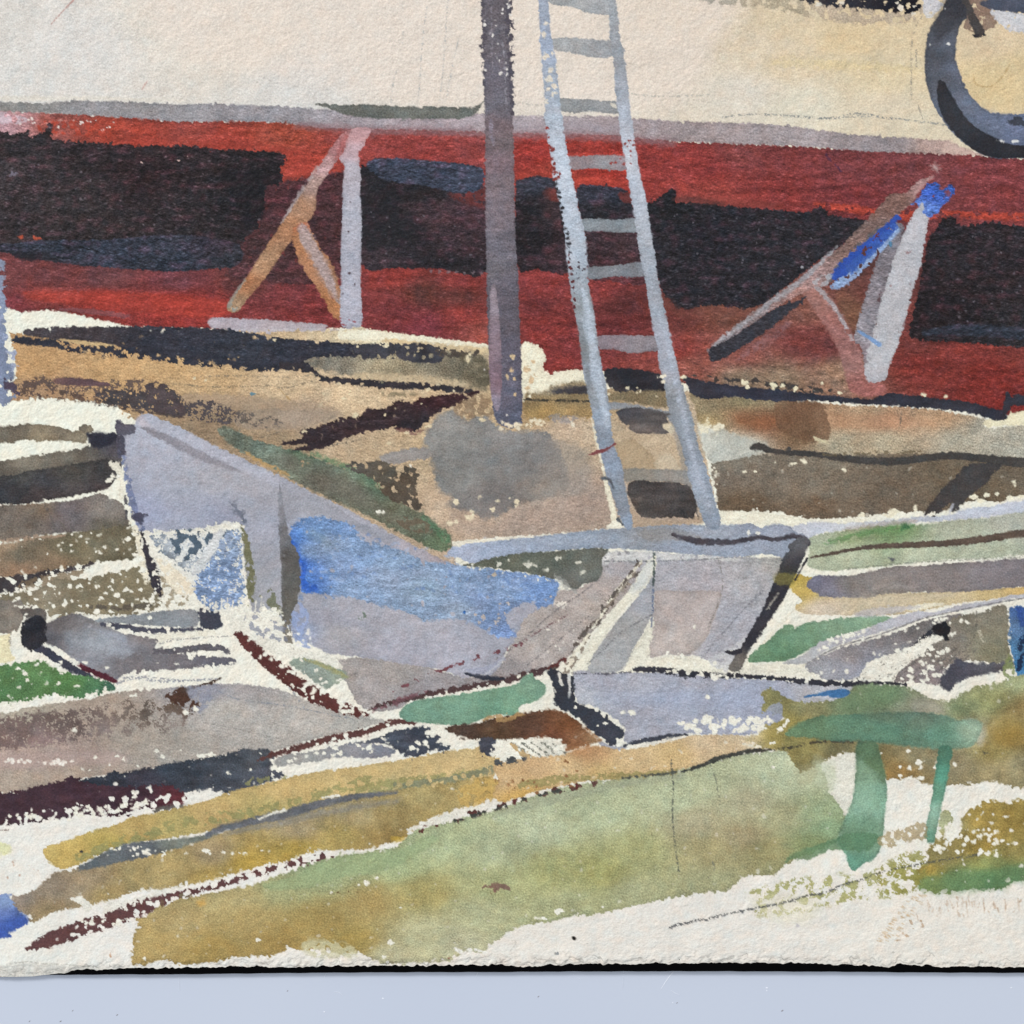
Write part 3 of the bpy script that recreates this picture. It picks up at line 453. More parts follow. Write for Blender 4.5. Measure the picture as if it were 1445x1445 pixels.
# --- yellow ochre band
YB = 'ochre_band#1'
F(YB, '90,1205,bfa158 200,1172,bb9e5f 160,1200,a8944d 300,1150,bea066 400,1115,c4a66b 250,1168,ab9a5e 380,1143,ad9c61 500,1097,c3a76e 600,1080,c7ab74 640,1075,c8ac77 680,1100,c4a872 560,1120,b0a06e 70,1200,c7ab62', '60,1198 66,1194 90,1188 130,1172 160,1165 190,1152 230,1145 290,1130 330,1116 380,1104 440,1090 500,1082 560,1073 620,1062 660,1056 692,1056 706,1066 700,1088 690,1100 640,1112 560,1124 480,1136 420,1150 360,1158 300,1172 230,1184 180,1190 150,1202 110,1220 90,1226 76,1222 64,1210', m=.06, g=.08, r=1.2)
for a_, d in (('110,1210,12 160,1192,12 220,1178,10', .3), ('180,1182,10 260,1162,16 330,1150,14 380,1143,10', .45), ('380,1140,12 440,1125,12 480,1112,12 520,1100,12', .48), ('500,1116,16 560,1108,18 620,1100,16 680,1090,10', .25), ('350,1104,8 400,1098,8', .5)):
    L(YB, '8f8c58', a_, dry=d, r=2.4, a=.75, soft=1.6)
L(YB, '7c7f66', '560,1112,14 640,1100,12 700,1085,9 740,1080,8', dry=.3, r=2.4, a=.8)
spot(116, 1201, 3, 2, '3c3a36', part=None)
# --- the brown band below it
BB = 'brown_band'
F(BB, '20,1268,85786c 80,1250,8d7d6a 100,1258,94836a 70,1290,9b8560 120,1240,9a8668 150,1265,a38c5a 250,1220,ab945f 300,1205,9a8765 350,1220,ac8e40 420,1170,9b8a68 420,1200,b09446 500,1150,a08f66 550,1185,8f7645 600,1130,a2915f 650,1125,a8935e 690,1130,c19d58 620,1165,a98d50 200,1240,a38f5e 480,1180,a58f52 560,1150,a08b58 300,1240,ab9150',
  '-160,1275 0,1266 30,1262 50,1255 75,1232 100,1228 150,1216 200,1204 300,1178 380,1154 440,1134 500,1124 560,1114 640,1104 690,1096 705,1108 700,1122 660,1138 620,1150 590,1165 570,1182 545,1190 520,1198 480,1200 450,1200 430,1205 400,1216 370,1222 320,1236 270,1248 240,1254 200,1256 170,1266 145,1272 120,1280 90,1284 70,1290 52,1300 40,1300 30,1290 -160,1300', m=.1, g=.1, de=.05, ew=5, r=1.8, soft=1.2)
F('paper', 'e6e1d2', '98,1268 112,1265 124,1272 130,1284 120,1286 112,1275', r=1.5); F('paper', 'e5e0d2', '150,1275 190,1268 230,1255 255,1250 258,1258 225,1270 190,1280 150,1290', r=2.2)
F(BB, 'c8a258', '650,1110 690,1098 708,1104 702,1125 670,1138 650,1135', dry=.25, r=2.4, a=.8); L(BB, 'd0a83e', '556,1184,8 580,1186,6', soft=2, a=.7)
F('grey_stroke', '150,1212,5f6568 200,1200,5d6268 250,1190,7b8076', '108,1226 125,1215 145,1204 165,1195 185,1189 215,1187 240,1184 280,1180 300,1174 305,1178 270,1192 240,1200 215,1208 180,1215 140,1224 118,1228', de=.05, soft=1.3, m=.1)
specks(16, 150, 1196, 240, 1210, 1.5, 4.5, slope=-.02)
L('grey_stroke', '5b5f68', '292,1178,5 310,1170,9 340,1163,10 380,1154,12 400,1150,13 440,1138,12 480,1128,10 520,1122,7 560,1119,3', soft=2, m=.12, a=.92, r=1)
L('grey_stroke', '82807c', '320,1176,6 400,1160,10 460,1146,10 560,1130,6', soft=5, a=.6)
L('paper', 'e4dfd0', '365,1156,2 390,1146,4 404,1144,3', r=1); L('paper', 'e4dfd0', '455,1126,2 470,1124,4 478,1123,2', r=1)
specks(14, 200, 1205, 420, 1200, 1.5, 4.5)
F('blue_dab', '5,1275,7f96c0 10,1290,5a72b0 20,1300,2c4aa0 -30,1310,2544b0', '-160,1262 0,1262 14,1266 22,1280 36,1292 40,1302 26,1310 14,1318 0,1324 -160,1330', m=.15, soft=1.6, r=1.5, a=.95)
# --- maroon dry brush
L('maroon_stroke#1', '5e3c3b', '39,1339,4 52,1334,12 70,1326,20 100,1316,22 120,1308,20 150,1300,22 200,1282,20 240,1268,14 280,1256,9 320,1246,9 350,1236,8 400,1222,9 430,1214,12 460,1208,13 480,1206,6', dry=(-.12, .62), de=.06, r=2.2, m=.08, ew=5)
specks(14, 100, 1308, 200, 1300, 2, 5, slope=-.05)
# --- the large green and ochre wash
GG = 'meadow_wash'
F(GG, '220,1330,ad935a 250,1300,b09a66 350,1300,a9925b 300,1340,a68b4e 330,1268,b1a06c 450,1300,a0884e 400,1330,a1854a 400,1250,a2a373 470,1235,99a376 500,1330,9f8748 520,1272,a99158 560,1220,9daa7c 620,1190,a6b085 600,1260,a79a5f 600,1320,b1ae85 680,1290,adae84 550,1352,b6b08a 650,1332,b7b48f 700,1200,a7ae87 760,1170,b0b793 700,1250,a2a473 780,1230,9e9e68 850,1150,adb58e 850,1230,9c9a60 900,1200,a3a36f 950,1130,afb690 1000,1100,adb28c 980,1160,aba380 1000,1200,9f9468 1050,1180,a1946f 1060,1130,aaa583 1100,1100,aeb693 1080,1200,958d60 900,1260,a5a67c 1000,1245,9f9e75 1150,1150,94a37b 800,1280,a7a97c 1110,1150,a3a078 1120,1080,b3ba98 1170,1170,849c74 1150,1195,7f8a5c 430,1220,93a277',
  '186,1350 188,1320 196,1308 192,1298 212,1290 222,1280 250,1270 290,1262 320,1256 360,1248 380,1240 400,1234 430,1222 460,1212 480,1207 520,1202 560,1196 575,1180 590,1170 640,1158 700,1143 740,1128 800,1110 850,1102 900,1094 940,1088 980,1080 1020,1070 1050,1063 1100,1060 1130,1066 1155,1076 1168,1098 1170,1118 1186,1136 1194,1150 1188,1172 1180,1190 1150,1203 1125,1212 1110,1220 1092,1235 1060,1235 1045,1240 1030,1256 1020,1259 1005,1258 960,1265 900,1277 850,1288 835,1292 815,1291 780,1300 740,1305 715,1316 700,1330 690,1334 684,1346 655,1342 635,1356 600,1358 560,1360 535,1360 520,1350 505,1344 480,1346 450,1338 425,1342 405,1335 398,1344 380,1350 330,1350 305,1358 280,1360 250,1362 240,1356 225,1354 205,1362 188,1363', smooth=False, m=.07, g=.11, st=.05, r=1.8, de=.04, ew=3, ed=.1)
F(GG, '93a878', '370,1248 420,1235 440,1222 500,1205 560,1200 600,1180 620,1185 580,1210 540,1230 480,1238 440,1252 390,1256', a=.55, soft=2)
for q in ((364,1326,4,3),(551,1330,4.5,3.5),(517,1245,5,4),(506,1249,2.5,2),(531,1239,2,2),(566,1281,1.5,1.5),(788,1286,7,4),(762,1296,10,3),(851,1280,2,1.5),(252,1320,1.5,1.5),(204,1353,1.8,2.5),(468,1259,1.2,1.2),(541,1350,3,3),(1092,1082,3,1.5)): spot(*q)
F(GG, 'c9c39a', '425,1330 460,1325 500,1338 500,1350 440,1350', a=.8, soft=4, dry=.2)
spot(705, 1252, 13, 7, '7c6153', part='maroon_stroke#2', r=1.6); spot(690, 1251, 8, 3, '7c6153', dry=.4, part=None); spot(285, 1275, 7, 5, 'c89c50', part=GG, soft=3, a=.9); spot(258, 1264, 9, 4, '6f5f48', part=None, dry=.25, soft=2)
spot(228, 1274, 5, 5, '6b5242', part=None, dry=.35)
specks(20, 640, 1350, 720, 1338, 2, 5, 'e6e2d6')
L('paper', 'e4dfcf', '576,1172,4 600,1164,7 630,1154,7 660,1143,5 700,1134,4 720,1130,4', r=1.6)
L('maroon_stroke#3', '5a3430', '595,1172,6 640,1156,8 700,1140,8 740,1126,10 780,1116,12 815,1108,9 840,1106,8', dry=.66, r=2.2)
L('maroon_stroke#3', '3e3f3a', '630,1162,3 700,1142,5 740,1128,5 800,1112,4', dry=.5, r=1.6, soft=1.4)
L(GG, '8a8f7c', '700,1150,8 780,1128,14 860,1110,10 960,1094,8', soft=5, a=.4)
spot(726, 1130, 4, 5, '5a2c2a', part='maroon_stroke#3'); spot(813, 1109, 2.5, 6, '5a2c2a', part='maroon_stroke#3')
# --- middle: the pinkish hull wash and the big lavender plane
F('boat_wash', '520,965,9b9391 600,972,928c8e 700,955,968e8d 760,900,a79d97 800,860,aea29b 850,830,a79b95 880,800,a29c9e 560,950,a09893 740,860,ada19a 850,860,a79a90 490,960,a39a94', '478,932 540,928 600,940 655,955 700,945 720,905 700,880 740,845 780,835 822,828 850,800 850,782 900,780 910,790 890,830 850,875 815,915 790,938 775,946 740,950 690,964 630,975 580,988 565,1000 530,1003 505,994 495,975 484,955', m=.07, g=.08, st=.06, r=1.2)
spot(792, 850, 10, 7, 'dcd2c4', dry=.3); spot(782, 938, 5, 4, 'ded6ca', part=None, dry=.2); specks(14, 770, 925, 840, 850, 1, 3, 'dcd3c6', part=None)
LP = 'tarpaulin'
F(LP, '200,640,a3a4b1 250,700,a2a4af 300,675,a2a1a9 350,720,9b9ca6 240,610,aeb1bf 300,640,acacb8 350,672,a8a8b2 400,700,a3a3ae 450,712,a9a8b0 500,740,aba9b3 580,785,a6a1aa 620,797,9e9194 380,740,9a9dac 320,730,8e91a3 260,740,a1a4b3 370,790,9a9aa3 370,840,9a9a9f 440,850,9c9ba4 500,875,a4a2ab 600,880,a9a7b0 650,920,a5a4af 700,890,a0a0ab 480,895,a39fa3 560,920,a4a2ad 420,890,98a1ba 720,920,9c9ca6 350,800,9a9b9e 210,720,989db6',
  '192,592 200,584 212,584 230,592 260,606 300,627 360,655 400,674 440,695 480,713 520,735 580,768 625,790 640,797 700,812 770,835 760,860 740,872 728,900 712,924 702,938 690,946 680,952 655,957 620,945 590,940 540,932 500,926 460,922 440,910 420,902 410,890 396,870 380,860 356,868 352,850 346,800 342,760 335,740 318,734 300,745 240,750 200,755 190,735 182,700 176,660 168,615 190,612', smooth=False, m=.05, g=.04, st=.05, r=1.1, ed=.04)
F(LP, 'c8b8bd', '192,592 200,586 215,604 225,616 208,610', a=.5, soft=3)
F(LP, '858189', '196,602 215,606 240,614 265,627 290,640 320,654 345,668 320,662 290,652 262,640 240,628 215,614', soft=1.6, a=.85, r=.9)
F(LP, 'a5a0a4', '300,650 350,668 400,690 420,705 400,712 350,700 300,668', a=.4, soft=8)
F(LP, 'aeaebb', '205,590 230,596 300,630 400,680 500,732 560,765 500,742 400,692 300,645 240,615', a=.5, soft=4)
L(LP, '5b606e', '322,710,4 330,716,9 340,725,10 345,735,7', soft=4, dry=.25, a=.8)
F(LP, '9ba0b4', '230,690 300,700 330,740 280,745 220,740 200,700', a=.4, soft=10, st=.1)
F(LP, '8b8b92', '400,682 480,720 540,760 500,745 430,722 410,735 400,730', a=.45, soft=3)
F(LP, '7f848f', '450,735 520,742 560,760 545,768 500,745', a=.4, soft=4)
F(LP, 'a7a3a6', '470,885 492,886 498,900 480,906 466,898', dry=.3, a=.7); spot(512, 870, 9, 5, '6f7a70', part=None, dry=.45, r=1.6)
F(LP, '8e8e9b', '420,855 480,865 520,885 480,880 430,880', a=.35, soft=5)
F(LP, '8fa0c8', '410,852 424,850 436,870 430,900 438,915 415,905 411,880', dry=.35, a=.8)
specks(10, 412, 890, 445, 912, 1.5, 4, 'e2dfd8', part=None)
# blue paint on it
BP = 'blue_patch'
F(BP, '412,760,4a76be 425,795,3c68bb 430,822,4873bd 450,745,6a8cbc 440,780,7a90b0 485,800,8098bf 465,765,8495ac 520,780,7d97bb 550,812,8c9cb6 600,832,869aaf 500,832,8098b9 650,822,8199ba 700,832,7c94b6 760,830,6a88b8 700,872,7088b0 650,862,8998ac 600,862,8399b6 722,892,7c98cc 480,745,6f8fbe 560,795,829ab8 740,812,7891bb 680,845,7a8fb4',
  '408,768 411,748 418,737 432,731 450,729 470,733 492,739 503,748 512,760 540,768 575,780 600,792 640,796 680,802 720,806 750,810 780,816 790,828 784,840 780,852 762,857 750,850 738,852 722,860 714,872 718,884 726,892 726,900 712,898 700,900 680,886 650,875 620,874 600,876 580,866 550,858 520,850 500,843 480,842 460,840 440,836 426,836 424,820 427,806 420,792 411,782', m=.08, st=.12, g=.1, r=2, soft=1.6, dry=.015, de=.04)
for i in range(130):
    x = 432 + 330 * rs.rand(); y = 752 + (x - 432) * .22 + 85 * (rs.rand() - .25) * (1 - (x - 432) / 600)
    if y > 725 + 22 and y < 880 and not (x < 560 and y > 835):
        q = 3 + 9 * rs.rand(); a_ = (rs.rand() - .4) * 1.6
        L(BP, 'a3b6d6' if rs.rand() < .6 else '6485bd', [(x, y, 1), (x + q * .5, y - q * .2 * a_, 3), (x + q, y + q * a_ * .5, 1)], a=.5, soft=1.6, dry=.1, r=1.5)
L(BP, '2a58c0', '411,765,8 418,782,10 428,800,8 425,815,10 432,828,12 445,830,8', soft=3, a=.75, st=.15)
L(BP, '7d94a8', '440,752,10 452,758,12 462,768,8', soft=6, a=.5)
specks(12, 670, 845, 730, 880, 2, 5, 'b3a8a2', part='boat_wash', dry=.25); spot(655, 864, 2.5, 3, '2f62a8', part=None); spot(697, 811, 3, 3, 'b0a28f', part=None)
spot(424, 842, 4, 7, '7d8ca8', part=LP)
# vertical dark strips and the sponged window
F('dark_strip', '396,720,85868e 398,760,6a696c 405,790,585552 412,820,5a5854 408,860,635f58 405,890,7a7468', '393,690 395,684 399,705 404,735 407,752 416,772 422,788 424,820 420,846 412,866 411,890 415,920 406,912 399,898 398,860 396,800 394,750', m=.1, sd=((400,860,.0),(405,910,.4)), r=1.1)
F(LP, 'a2a2ac', '346,740 392,720 396,760 397,840 370,850 352,800', a=.3, soft=4)
L('dark_strip', '706f52', '341,744,4 346,760,9 350,785,11 354,810,12 354,835,10 352,860,8', dry=(-.1,.5), r=1.4); L('dark_strip', '6a6b50', '372,840,10 385,845,22 388,868,20', dry=.58, r=2.4, a=.85)
F('paper', 'e4dfcf', '198,756 215,748 240,750 300,742 335,738 342,745 340,800 344,850 352,866 380,862 398,880 398,900 412,912 430,918 460,925 478,930 484,950 470,945 430,930 400,925 360,912 330,898 318,870 285,858 240,850 232,835 222,805 208,780', r=2.4, m=.03)
W_ = 'sponged_window'
F(W_, '240,760,7e8a98 300,770,63717f 250,790,5e6b78', '212,756 240,752 270,754 300,750 330,748 325,768 300,790 280,805 262,805 240,788 220,772', dry=.4, r=2.4, m=.15, st=.15, ff=.5)
F(W_, 'c9cdd0', '220,760 270,756 330,755 338,800 335,850 300,850 275,820 250,795', a=.55, soft=9, ed=0)
F(W_, '4f5e6c', '245,750 300,748 318,752 305,768 290,785 262,790 245,775', dry=.45, r=2.4)
F(W_, '300,820,7f97bd 320,760,8494ad 330,830,8aa0c4 285,840,6f84a8', '318,752 338,748 341,770 342,800 344,845 335,856 320,858 300,860 285,852 272,832 278,812 300,785', dry=.16, de=.1, r=2.2, m=.12, st=.2, ff=.6)
F(W_, '6a7f9f', '275,812 300,800 320,790 340,800 342,830 310,850 285,850', dry=.55, r=2, st=.2, a=.8)
L(W_, 'cbcccb', '310,752,10 296,776,15 280,802,11 272,810,4', r=1.2, st=.1)
F('bank', '9a8c74', '215,800 235,820 262,840 275,852 240,858 225,842', dry=.5, r=2.2, a=.9); F('paper', 'e5d7bd', '222,788 245,800 268,822 275,835 255,840 235,820', r=2, dry=.2)
specks(30, 205, 842, 285, 860, 2.5, 6); specks(26, 315, 850, 400, 870, 1.5, 5)
F(W_, '7f8496', '345,870 380,872 400,885 404,905 380,900 355,890', dry=.6, r=2.4, a=.7)
for i in range(12): x = 280 + 8 * i; L('paper', 'e4dfd0', [(x, 862, 3), (x + 1, 850 - 8 * rs.rand(), 1)], r=1)
# edges of the tarpaulin
L('dark_stroke#6', '6c7698', '172,628,8 175,650,6 180,680,9 186,705,9 192,728,8 200,745,9', dry=.18, r=1.8, a=.9)
L('dark_stroke#6', '4a4855', '170,620,12 173,640,7', r=1); L('dark_stroke#6', '4f4d50', '176,700,3 178,715,4 178,732,3', dry=.1, r=.8)
F('dark_stroke#6', '4b4a5c', '186,722 196,724 209,724 203,732 204,738 194,737 188,732', dry=.05, r=1.2)
L('dark_stroke#6', '37333a', '198,752,8 203,770,10 210,788,13 215,806,14 220,824,12 226,838,7', dry=.16, r=2.2)
L('paper', 'eae0c6', '186,738,5 192,750,8 197,775,7 202,800,9 207,820,7', dry=.2, r=2.2); L('paper', 'e6dfca', '160,655,12 170,668,10 172,690,8 170,702,7', dry=.08, r=1.6)
specks(12, 150, 662, 172, 704, 1.5, 5)
# --- green stroke down the bank
GS = 'grass_stroke#2'
F(GS, '330,618,6b7668 400,650,61695e 460,655,5f7262 500,692,5c5f54 560,722,5a5f4e 600,745,5f6555 620,762,56694f 450,685,615f54 370,630,65756a 430,640,55755a 530,680,55735c', '307,606 312,602 330,606 360,620 400,632 420,636 445,646 470,656 500,662 525,674 535,690 560,705 575,715 592,722 605,728 618,742 634,752 636,762 632,776 618,778 600,770 560,749 500,719 450,697 400,670 370,652 330,631 314,618', m=.18, g=.14, st=.14, r=1.6, a=.9, soft=1.6)
F(GS, '6d655a', '400,640 450,650 500,680 540,715 580,740 560,742 500,712 440,680 400,660', a=.45, soft=7, g=.15)
L(GS, '4f7d58', '440,640,5 480,655,7 520,668,8 540,690,6', a=.6, soft=2.5, dry=.2, ff=.8)
L(GS, '4f7d58', '598,730,8 625,756,12 632,765,6', a=.5, soft=2.5, dry=.25, ff=.8)
F(GS, '500,660,55504a 540,670,5b5449 560,690,55493d 585,700,50473e', '488,656 520,652 545,650 558,660 562,674 572,660 588,662 590,676 586,690 596,712 586,720 572,712 556,708 538,694 528,678 505,668', dry=.05, de=.12, m=.12, r=1.6)
F('bank', 'bd955f', '345,636 370,650 400,664 412,672 395,668 360,650', dry=.1, r=1.2, a=.8)
specks(3, 425, 652, 435, 660, 1.5, 3, 'a58a6a', part=None); spot(536, 723, 6, 3.5); spot(579, 657, 2.5, 2)
F(GS, '6c5b4a', '560,728 600,735 610,750 590,752 565,742', dry=.3, a=.7)
# --- grey disc on the bank
GD = 'grey_disc'
F(GD, '640,600,8b8782 650,620,84827e 700,650,7b7977 650,670,82807c 750,650,7a7775 700,700,76706d 790,660,8a8078 780,690,93877c 720,620,858280', '598,620 606,604 620,584 640,579 652,590 660,592 672,588 690,590 700,600 722,608 760,608 778,616 792,640 800,665 800,690 780,700 760,706 740,708 722,716 708,726 692,732 678,730 664,722 650,720 632,712 640,704 624,694 616,680 612,665 606,645', m=.08, g=.06, st=.05, soft=3.5, r=1.8)
F(GD, '8b8680', '780,620 830,640 830,690 800,700 760,700 790,670', a=.5, soft=8)
L(GD, '938c87', '540,645,8 556,646,17 580,641,18 602,640,14', m=.06, r=1.4)
F('bank', '9a857a', '640,715 700,738 720,720 800,705 850,700 860,735 760,750 660,755 640,745', a=.35, soft=8, st=.12)
for q in ((645,709,5,4),(695,719,3.5,3),(729,709,3.5,4),(729,714,2.5,2),(702,707,3,2),(665,722,3,2),(662,730,9,4),(635,738,10,4),(720,703,2,1.5),(678,701,2,1)): spot(*q, c='dfcfae')
for q in ((575,611,4,2.5),(605,601,5,2.5),(549,625,3,2),(660,580,5,3),(680,592,5,2.5),(655,586,2,3)): spot(*q, c='d8c49e')
F('bank', '765f4a', '640,575 660,560 690,562 696,588 680,585 668,590 650,588', dry=.2, a=.6, soft=2, r=2)
# the ground right of the post
F('bank', '770,545,8d7e66 800,560,7c6b4e 760,580,a4834f 810,585,a88858 750,570,7f6a4a', '742,558 770,552 778,544 800,540 828,539 838,560 838,590 815,588 780,590 760,590 742,588', soft=2.5, r=2, m=.15, g=.15, a=.9)
L('dark_stroke#7', '3f3c40', '778,553,4 800,551,10 830,550,11', soft=2, m=.1); L('dark_stroke#7', '37332d', '738,564,2 780,565,3 835,566,3', soft=1.2)
F('bank', '8a878c', '775,585 815,588 805,597 780,595', a=.6, dry=.1)
# --- post
F('post', '700,20,655f66 710,60,655f66 700,110,645f69 705,150,66626b 700,180,736267 715,200,685b5e 700,230,77636a 715,262,73666c 700,300,786c74 715,350,6b6670 692,380,6a656c 722,400,605a64 700,430,5b545d 722,450,5a545d 722,500,5b5663 715,560,5f5c6b 725,590,585a6b',
  '684,-30 716,-30 717,20 720,80 722,130 723,165 725,200 726,260 727,330 731,380 733,450 736,520 737,575 735,598 722,604 706,600 697,585 692,540 689,480 687,420 686,350 685,290 685,230 684,170 683,120 681,60 680,20', m=.07, g=.1, st=.1, r=.9, ed=.06)
L('post', '524d56', '683,-30,8 683,30,8 682,80,5 686,130,2', dry=.4, r=2.4); L('post', '504b55', '716,-20,10 719,50,9 721,110,8 723,160,4', dry=.3, r=2.6)
L('post', '968e98', '693,8,1.5 694,60,2 695,100,1', a=.6, dry=.2); L('post', 'a8a4ad', '709,60,1 712,90,2 714,160,1', a=.5, dry=.2)
specks(26, 684, 0, 722, 110, .7, 2.2, 'd9d3cc', part=None); specks(8, 684, 500, 735, 590, .8, 1.8, 'c9c0b8', part=None)
for q in ((724,502,3.5,4),(722,523,3,4),(716,531,2.5,4),(726,535,3,3),(727,558,2,2)): spot(*q, c='c9ad85', part=None)
F('post', '700,420,8d7f88 700,480,84707a 700,540,7d6570 695,570,8a7e8c', '692,412 695,402 698,402 703,430 706,470 708,520 707,560 703,580 697,574 692,550 690,500 691,450', m=.08, st=.1, r=.8)
L('post', '8c8494', '693,172,7 694,190,4 696,205,2', a=.6, soft=1.5, st=.2)
specks(9, 700, 588, 740, 606, 2.5, 5, 'e0cfb0')
specks(10, 742, 592, 775, 600, 2, 4.5, 'e2d2b2'); spot(809, 598, 3.5, 4, 'e2d6bd')
F('bank', 'b9a284', '838,592 862,590 880,605 900,615 940,612 962,630 970,662 930,662 880,662 870,640 850,615', a=.8, m=.06, g=.08)
F('bank', 'a48c6c', '870,625 890,620 910,632 925,650 930,662 880,660 872,645', soft=1.2, a=.6, ed=.1)
F('bank', 'cbbba0', '925,650 945,640 960,660 960,664 930,663', soft=2, a=.6)
F('dark_stroke#7', '890,535,2a292f 870,525,25252b 920,540,2c2a30 860,545,38353a', '853,524 862,519 890,520 920,525 938,530 944,536 942,548 930,554 895,551 876,556 864,548 856,540', m=.1, r=1.2)
F('bank', '7a6a50', '860,555 900,552 942,552 946,572 930,575 880,566 860,566', soft=2, g=.15)
specks(7, 858, 545, 935, 560, 1, 2.5, 'dccdab', part=None)
L('ladder/rung#8', '8a8c90', '858,573,11 880,573,9 905,576,7 938,582,5 950,590,14', r=.8, soft=1.4)
F('dark_stroke#8', '890,583,4a484d 920,590,55504f 900,605,6a5f5a', '870,582 880,576 900,575 925,578 938,582 952,583 940,588 944,597 936,599 938,606 946,611 920,612 898,612 888,604 876,594', m=.06, r=.8)
F('paper', 'dccbaa', '936,598 950,599 950,610 944,610 936,603', r=.8)
F('ladder/rung#9', '900,670,8a8378 950,672,8f8880', '878,662 920,662 968,664 974,672 985,690 975,690 960,682 900,678 884,680', m=.04, r=.7)
F('dark_stroke#8', '920,695,46403f 900,710,4a433f 960,710,403b3a', '886,684 896,678 908,677 920,680 945,680 965,683 976,690 983,705 982,722 974,732 950,729 930,731 905,729 894,715 888,702 885,694', m=.12, r=.9, g=.12)
L('dark_stroke#8', '46413f', '970,722,4 978,732,3', r=1); L('dark_stroke#8', '46413f', '980,715,3 986,732,2', r=1)
F('bank', 'b39a80', '892,715 905,730 930,734 965,735 990,728 990,740 960,742 895,744', a=.7, soft=1.5)
# cream slivers beside the ladder
L('paper', 'eae0c4', '835,592,2 842,620,5 850,655,3 857,690,7 864,715,8 868,735,8', r=1); F('paper', 'e8e0ca', '860,738 876,732 884,744 880,750 856,748', r=1)
# --- navy line along the keel to the right
F('bank', '1000,570,8a7a5e 1000,595,a38c62 1050,590,8c6246 1080,595,88573e 1120,580,80553c 1130,610,75583f 1180,590,ad8868 1250,595,b08466 1330,590,b5906e 1100,566,8f8468 1050,566,857a5c 1250,620,a99b80 1400,608,a6a08f 1350,620,a49c88 1180,625,a89c82 1050,628,b0ab9a 1020,635,babaae 1000,625,c2bda9 1440,630,aaa594 1230,570,b09474',
  '972,552 1000,556 1060,560 1130,566 1200,572 1270,574 1330,580 1378,588 1392,592 1388,602 1410,604 1445,600 1600,600 1600,655 1445,652 1060,655 1004,652 1000,640 1012,625 1000,615 1008,606 988,600 980,575', m=.08, g=.15, st=.1, r=1.4, soft=1.2)
F('bank', '8f5a3c', '1040,588 1080,590 1110,586 1120,596 1080,604 1050,600', a=.6, soft=6); F('bank', 'bf8a66', '1160,584 1220,585 1300,590 1320,600 1240,605 1170,602', a=.4, soft=5)
F('ground_stroke#4', '6b4f3c', '1095,566 1130,566 1158,568 1168,590 1172,616 1150,624 1130,620 1110,612 1096,600', a=.7, soft=1.2, mode='n', m=.15, g=.15)
L('ground_stroke#4', 'c9bd98', '1148,618,3 1158,622,5 1168,624,3')
F('paper', 'e6dcb8', '1392,592 1420,588 1445,580 1600,585 1600,603 1445,600 1410,602 1388,601', m=.02)
F('bank', 'b8bab0', '985,602 1010,606 1020,604 1040,615 1080,625 1080,638 1040,650 1008,655 996,640 988,620', a=.7, soft=3); specks(22, 985, 600, 1020, 612, 2, 5, 'e3d9bc', slope=0)
specks(6, 996, 590, 1006, 600, 2, 4, 'd9caa4', part=None)
KL = 'dark_stroke#9'
F(KL, '980,545,33323b 1050,550,31323f 1150,560,30323e 1250,565,2f2f39 1350,572,33333c 1400,585,30303b', '962,532 985,535 1010,541 1045,545 1090,549 1140,555 1190,560 1230,563 1250,555 1280,557 1320,562 1370,568 1400,577 1418,580 1418,592 1400,592 1370,583 1330,578 1280,574 1250,572 1210,570 1160,566 1100,566 1060,564 1040,560 1000,563 978,558 970,545', m=.08, r=1.1)
L(KL, '403a38', '965,530,3 1040,538,8 1060,538,8 1130,548,8 1170,552,6', dry=.5, r=2)
F(KL, '33333c', '1416,592 1416,575 1420,554 1426,556 1430,560 1445,557 1600,555 1600,572 1445,573 1430,572 1424,580', r=1.2)
for q in ((965,532,5,2),(1051,540,7,4),(1056,546,4,2),(1091,545,6,5),(1104,545,4,4),(1123,549,5,4),(1150,551,2,1),(1188,554,5,2.5),(1304,557,5,4),(1335,560,3,2),(1161,541,2,2),(940,538,6,2),(944,541,4,2),(1090,542,4,2)): spot(*q, c='e4d9b6')
P('1272,580 1270,600 1264,615 1260,625', '5d554c', 1.8, .3)
# --- the brown mass right of the ladder
BM = 'brown_mass'
F(BM, '1030,670,74675a 1100,680,75695b 1200,670,706354 1150,712,6b5846 1250,700,6b5d4e 1350,670,695b4a 1050,712,645240 1400,690,695a48 1160,690,7f7262 1440,670,655a4c 1180,650,7d7262 1030,655,80786a', '1004,655 1030,650 1060,644 1100,640 1200,642 1300,640 1445,645 1600,650 1600,700 1445,700 1410,708 1380,706 1350,714 1330,722 1290,722 1250,724 1220,728 1170,732 1140,731 1112,727 1100,722 1060,722 1018,723 1012,700 1008,680', m=.07, g=.12, st=.1, r=1.5, de=.02, ew=3)
L(BM, '44413f', '1061,632,6 1070,630,11 1080,633,9 1100,638,7 1140,640,8 1160,642,8 1200,648,10 1260,651,11 1300,647,10 1340,643,11 1380,646,11 1445,653,13 1600,660,12', m=.08, r=.8); spot(1114, 633, 5, 4, '44413f', part=BM)
L(BM, '6d5f48', '1160,642,3 1230,639,5 1300,637,3', dry=.5, a=.8)
F(BM, '1380,665,423f3f 1340,700,474342 1320,715,45403f', '1366,655 1412,655 1402,668 1392,682 1372,698 1358,710 1350,722 1342,722 1345,710 1330,718 1320,730 1316,731 1320,720 1305,728 1308,718 1330,690 1350,672', m=.08, r=1.3)
L('paper', 'b9bcc6', '1338,728,4 1345,712,3', a=.8)
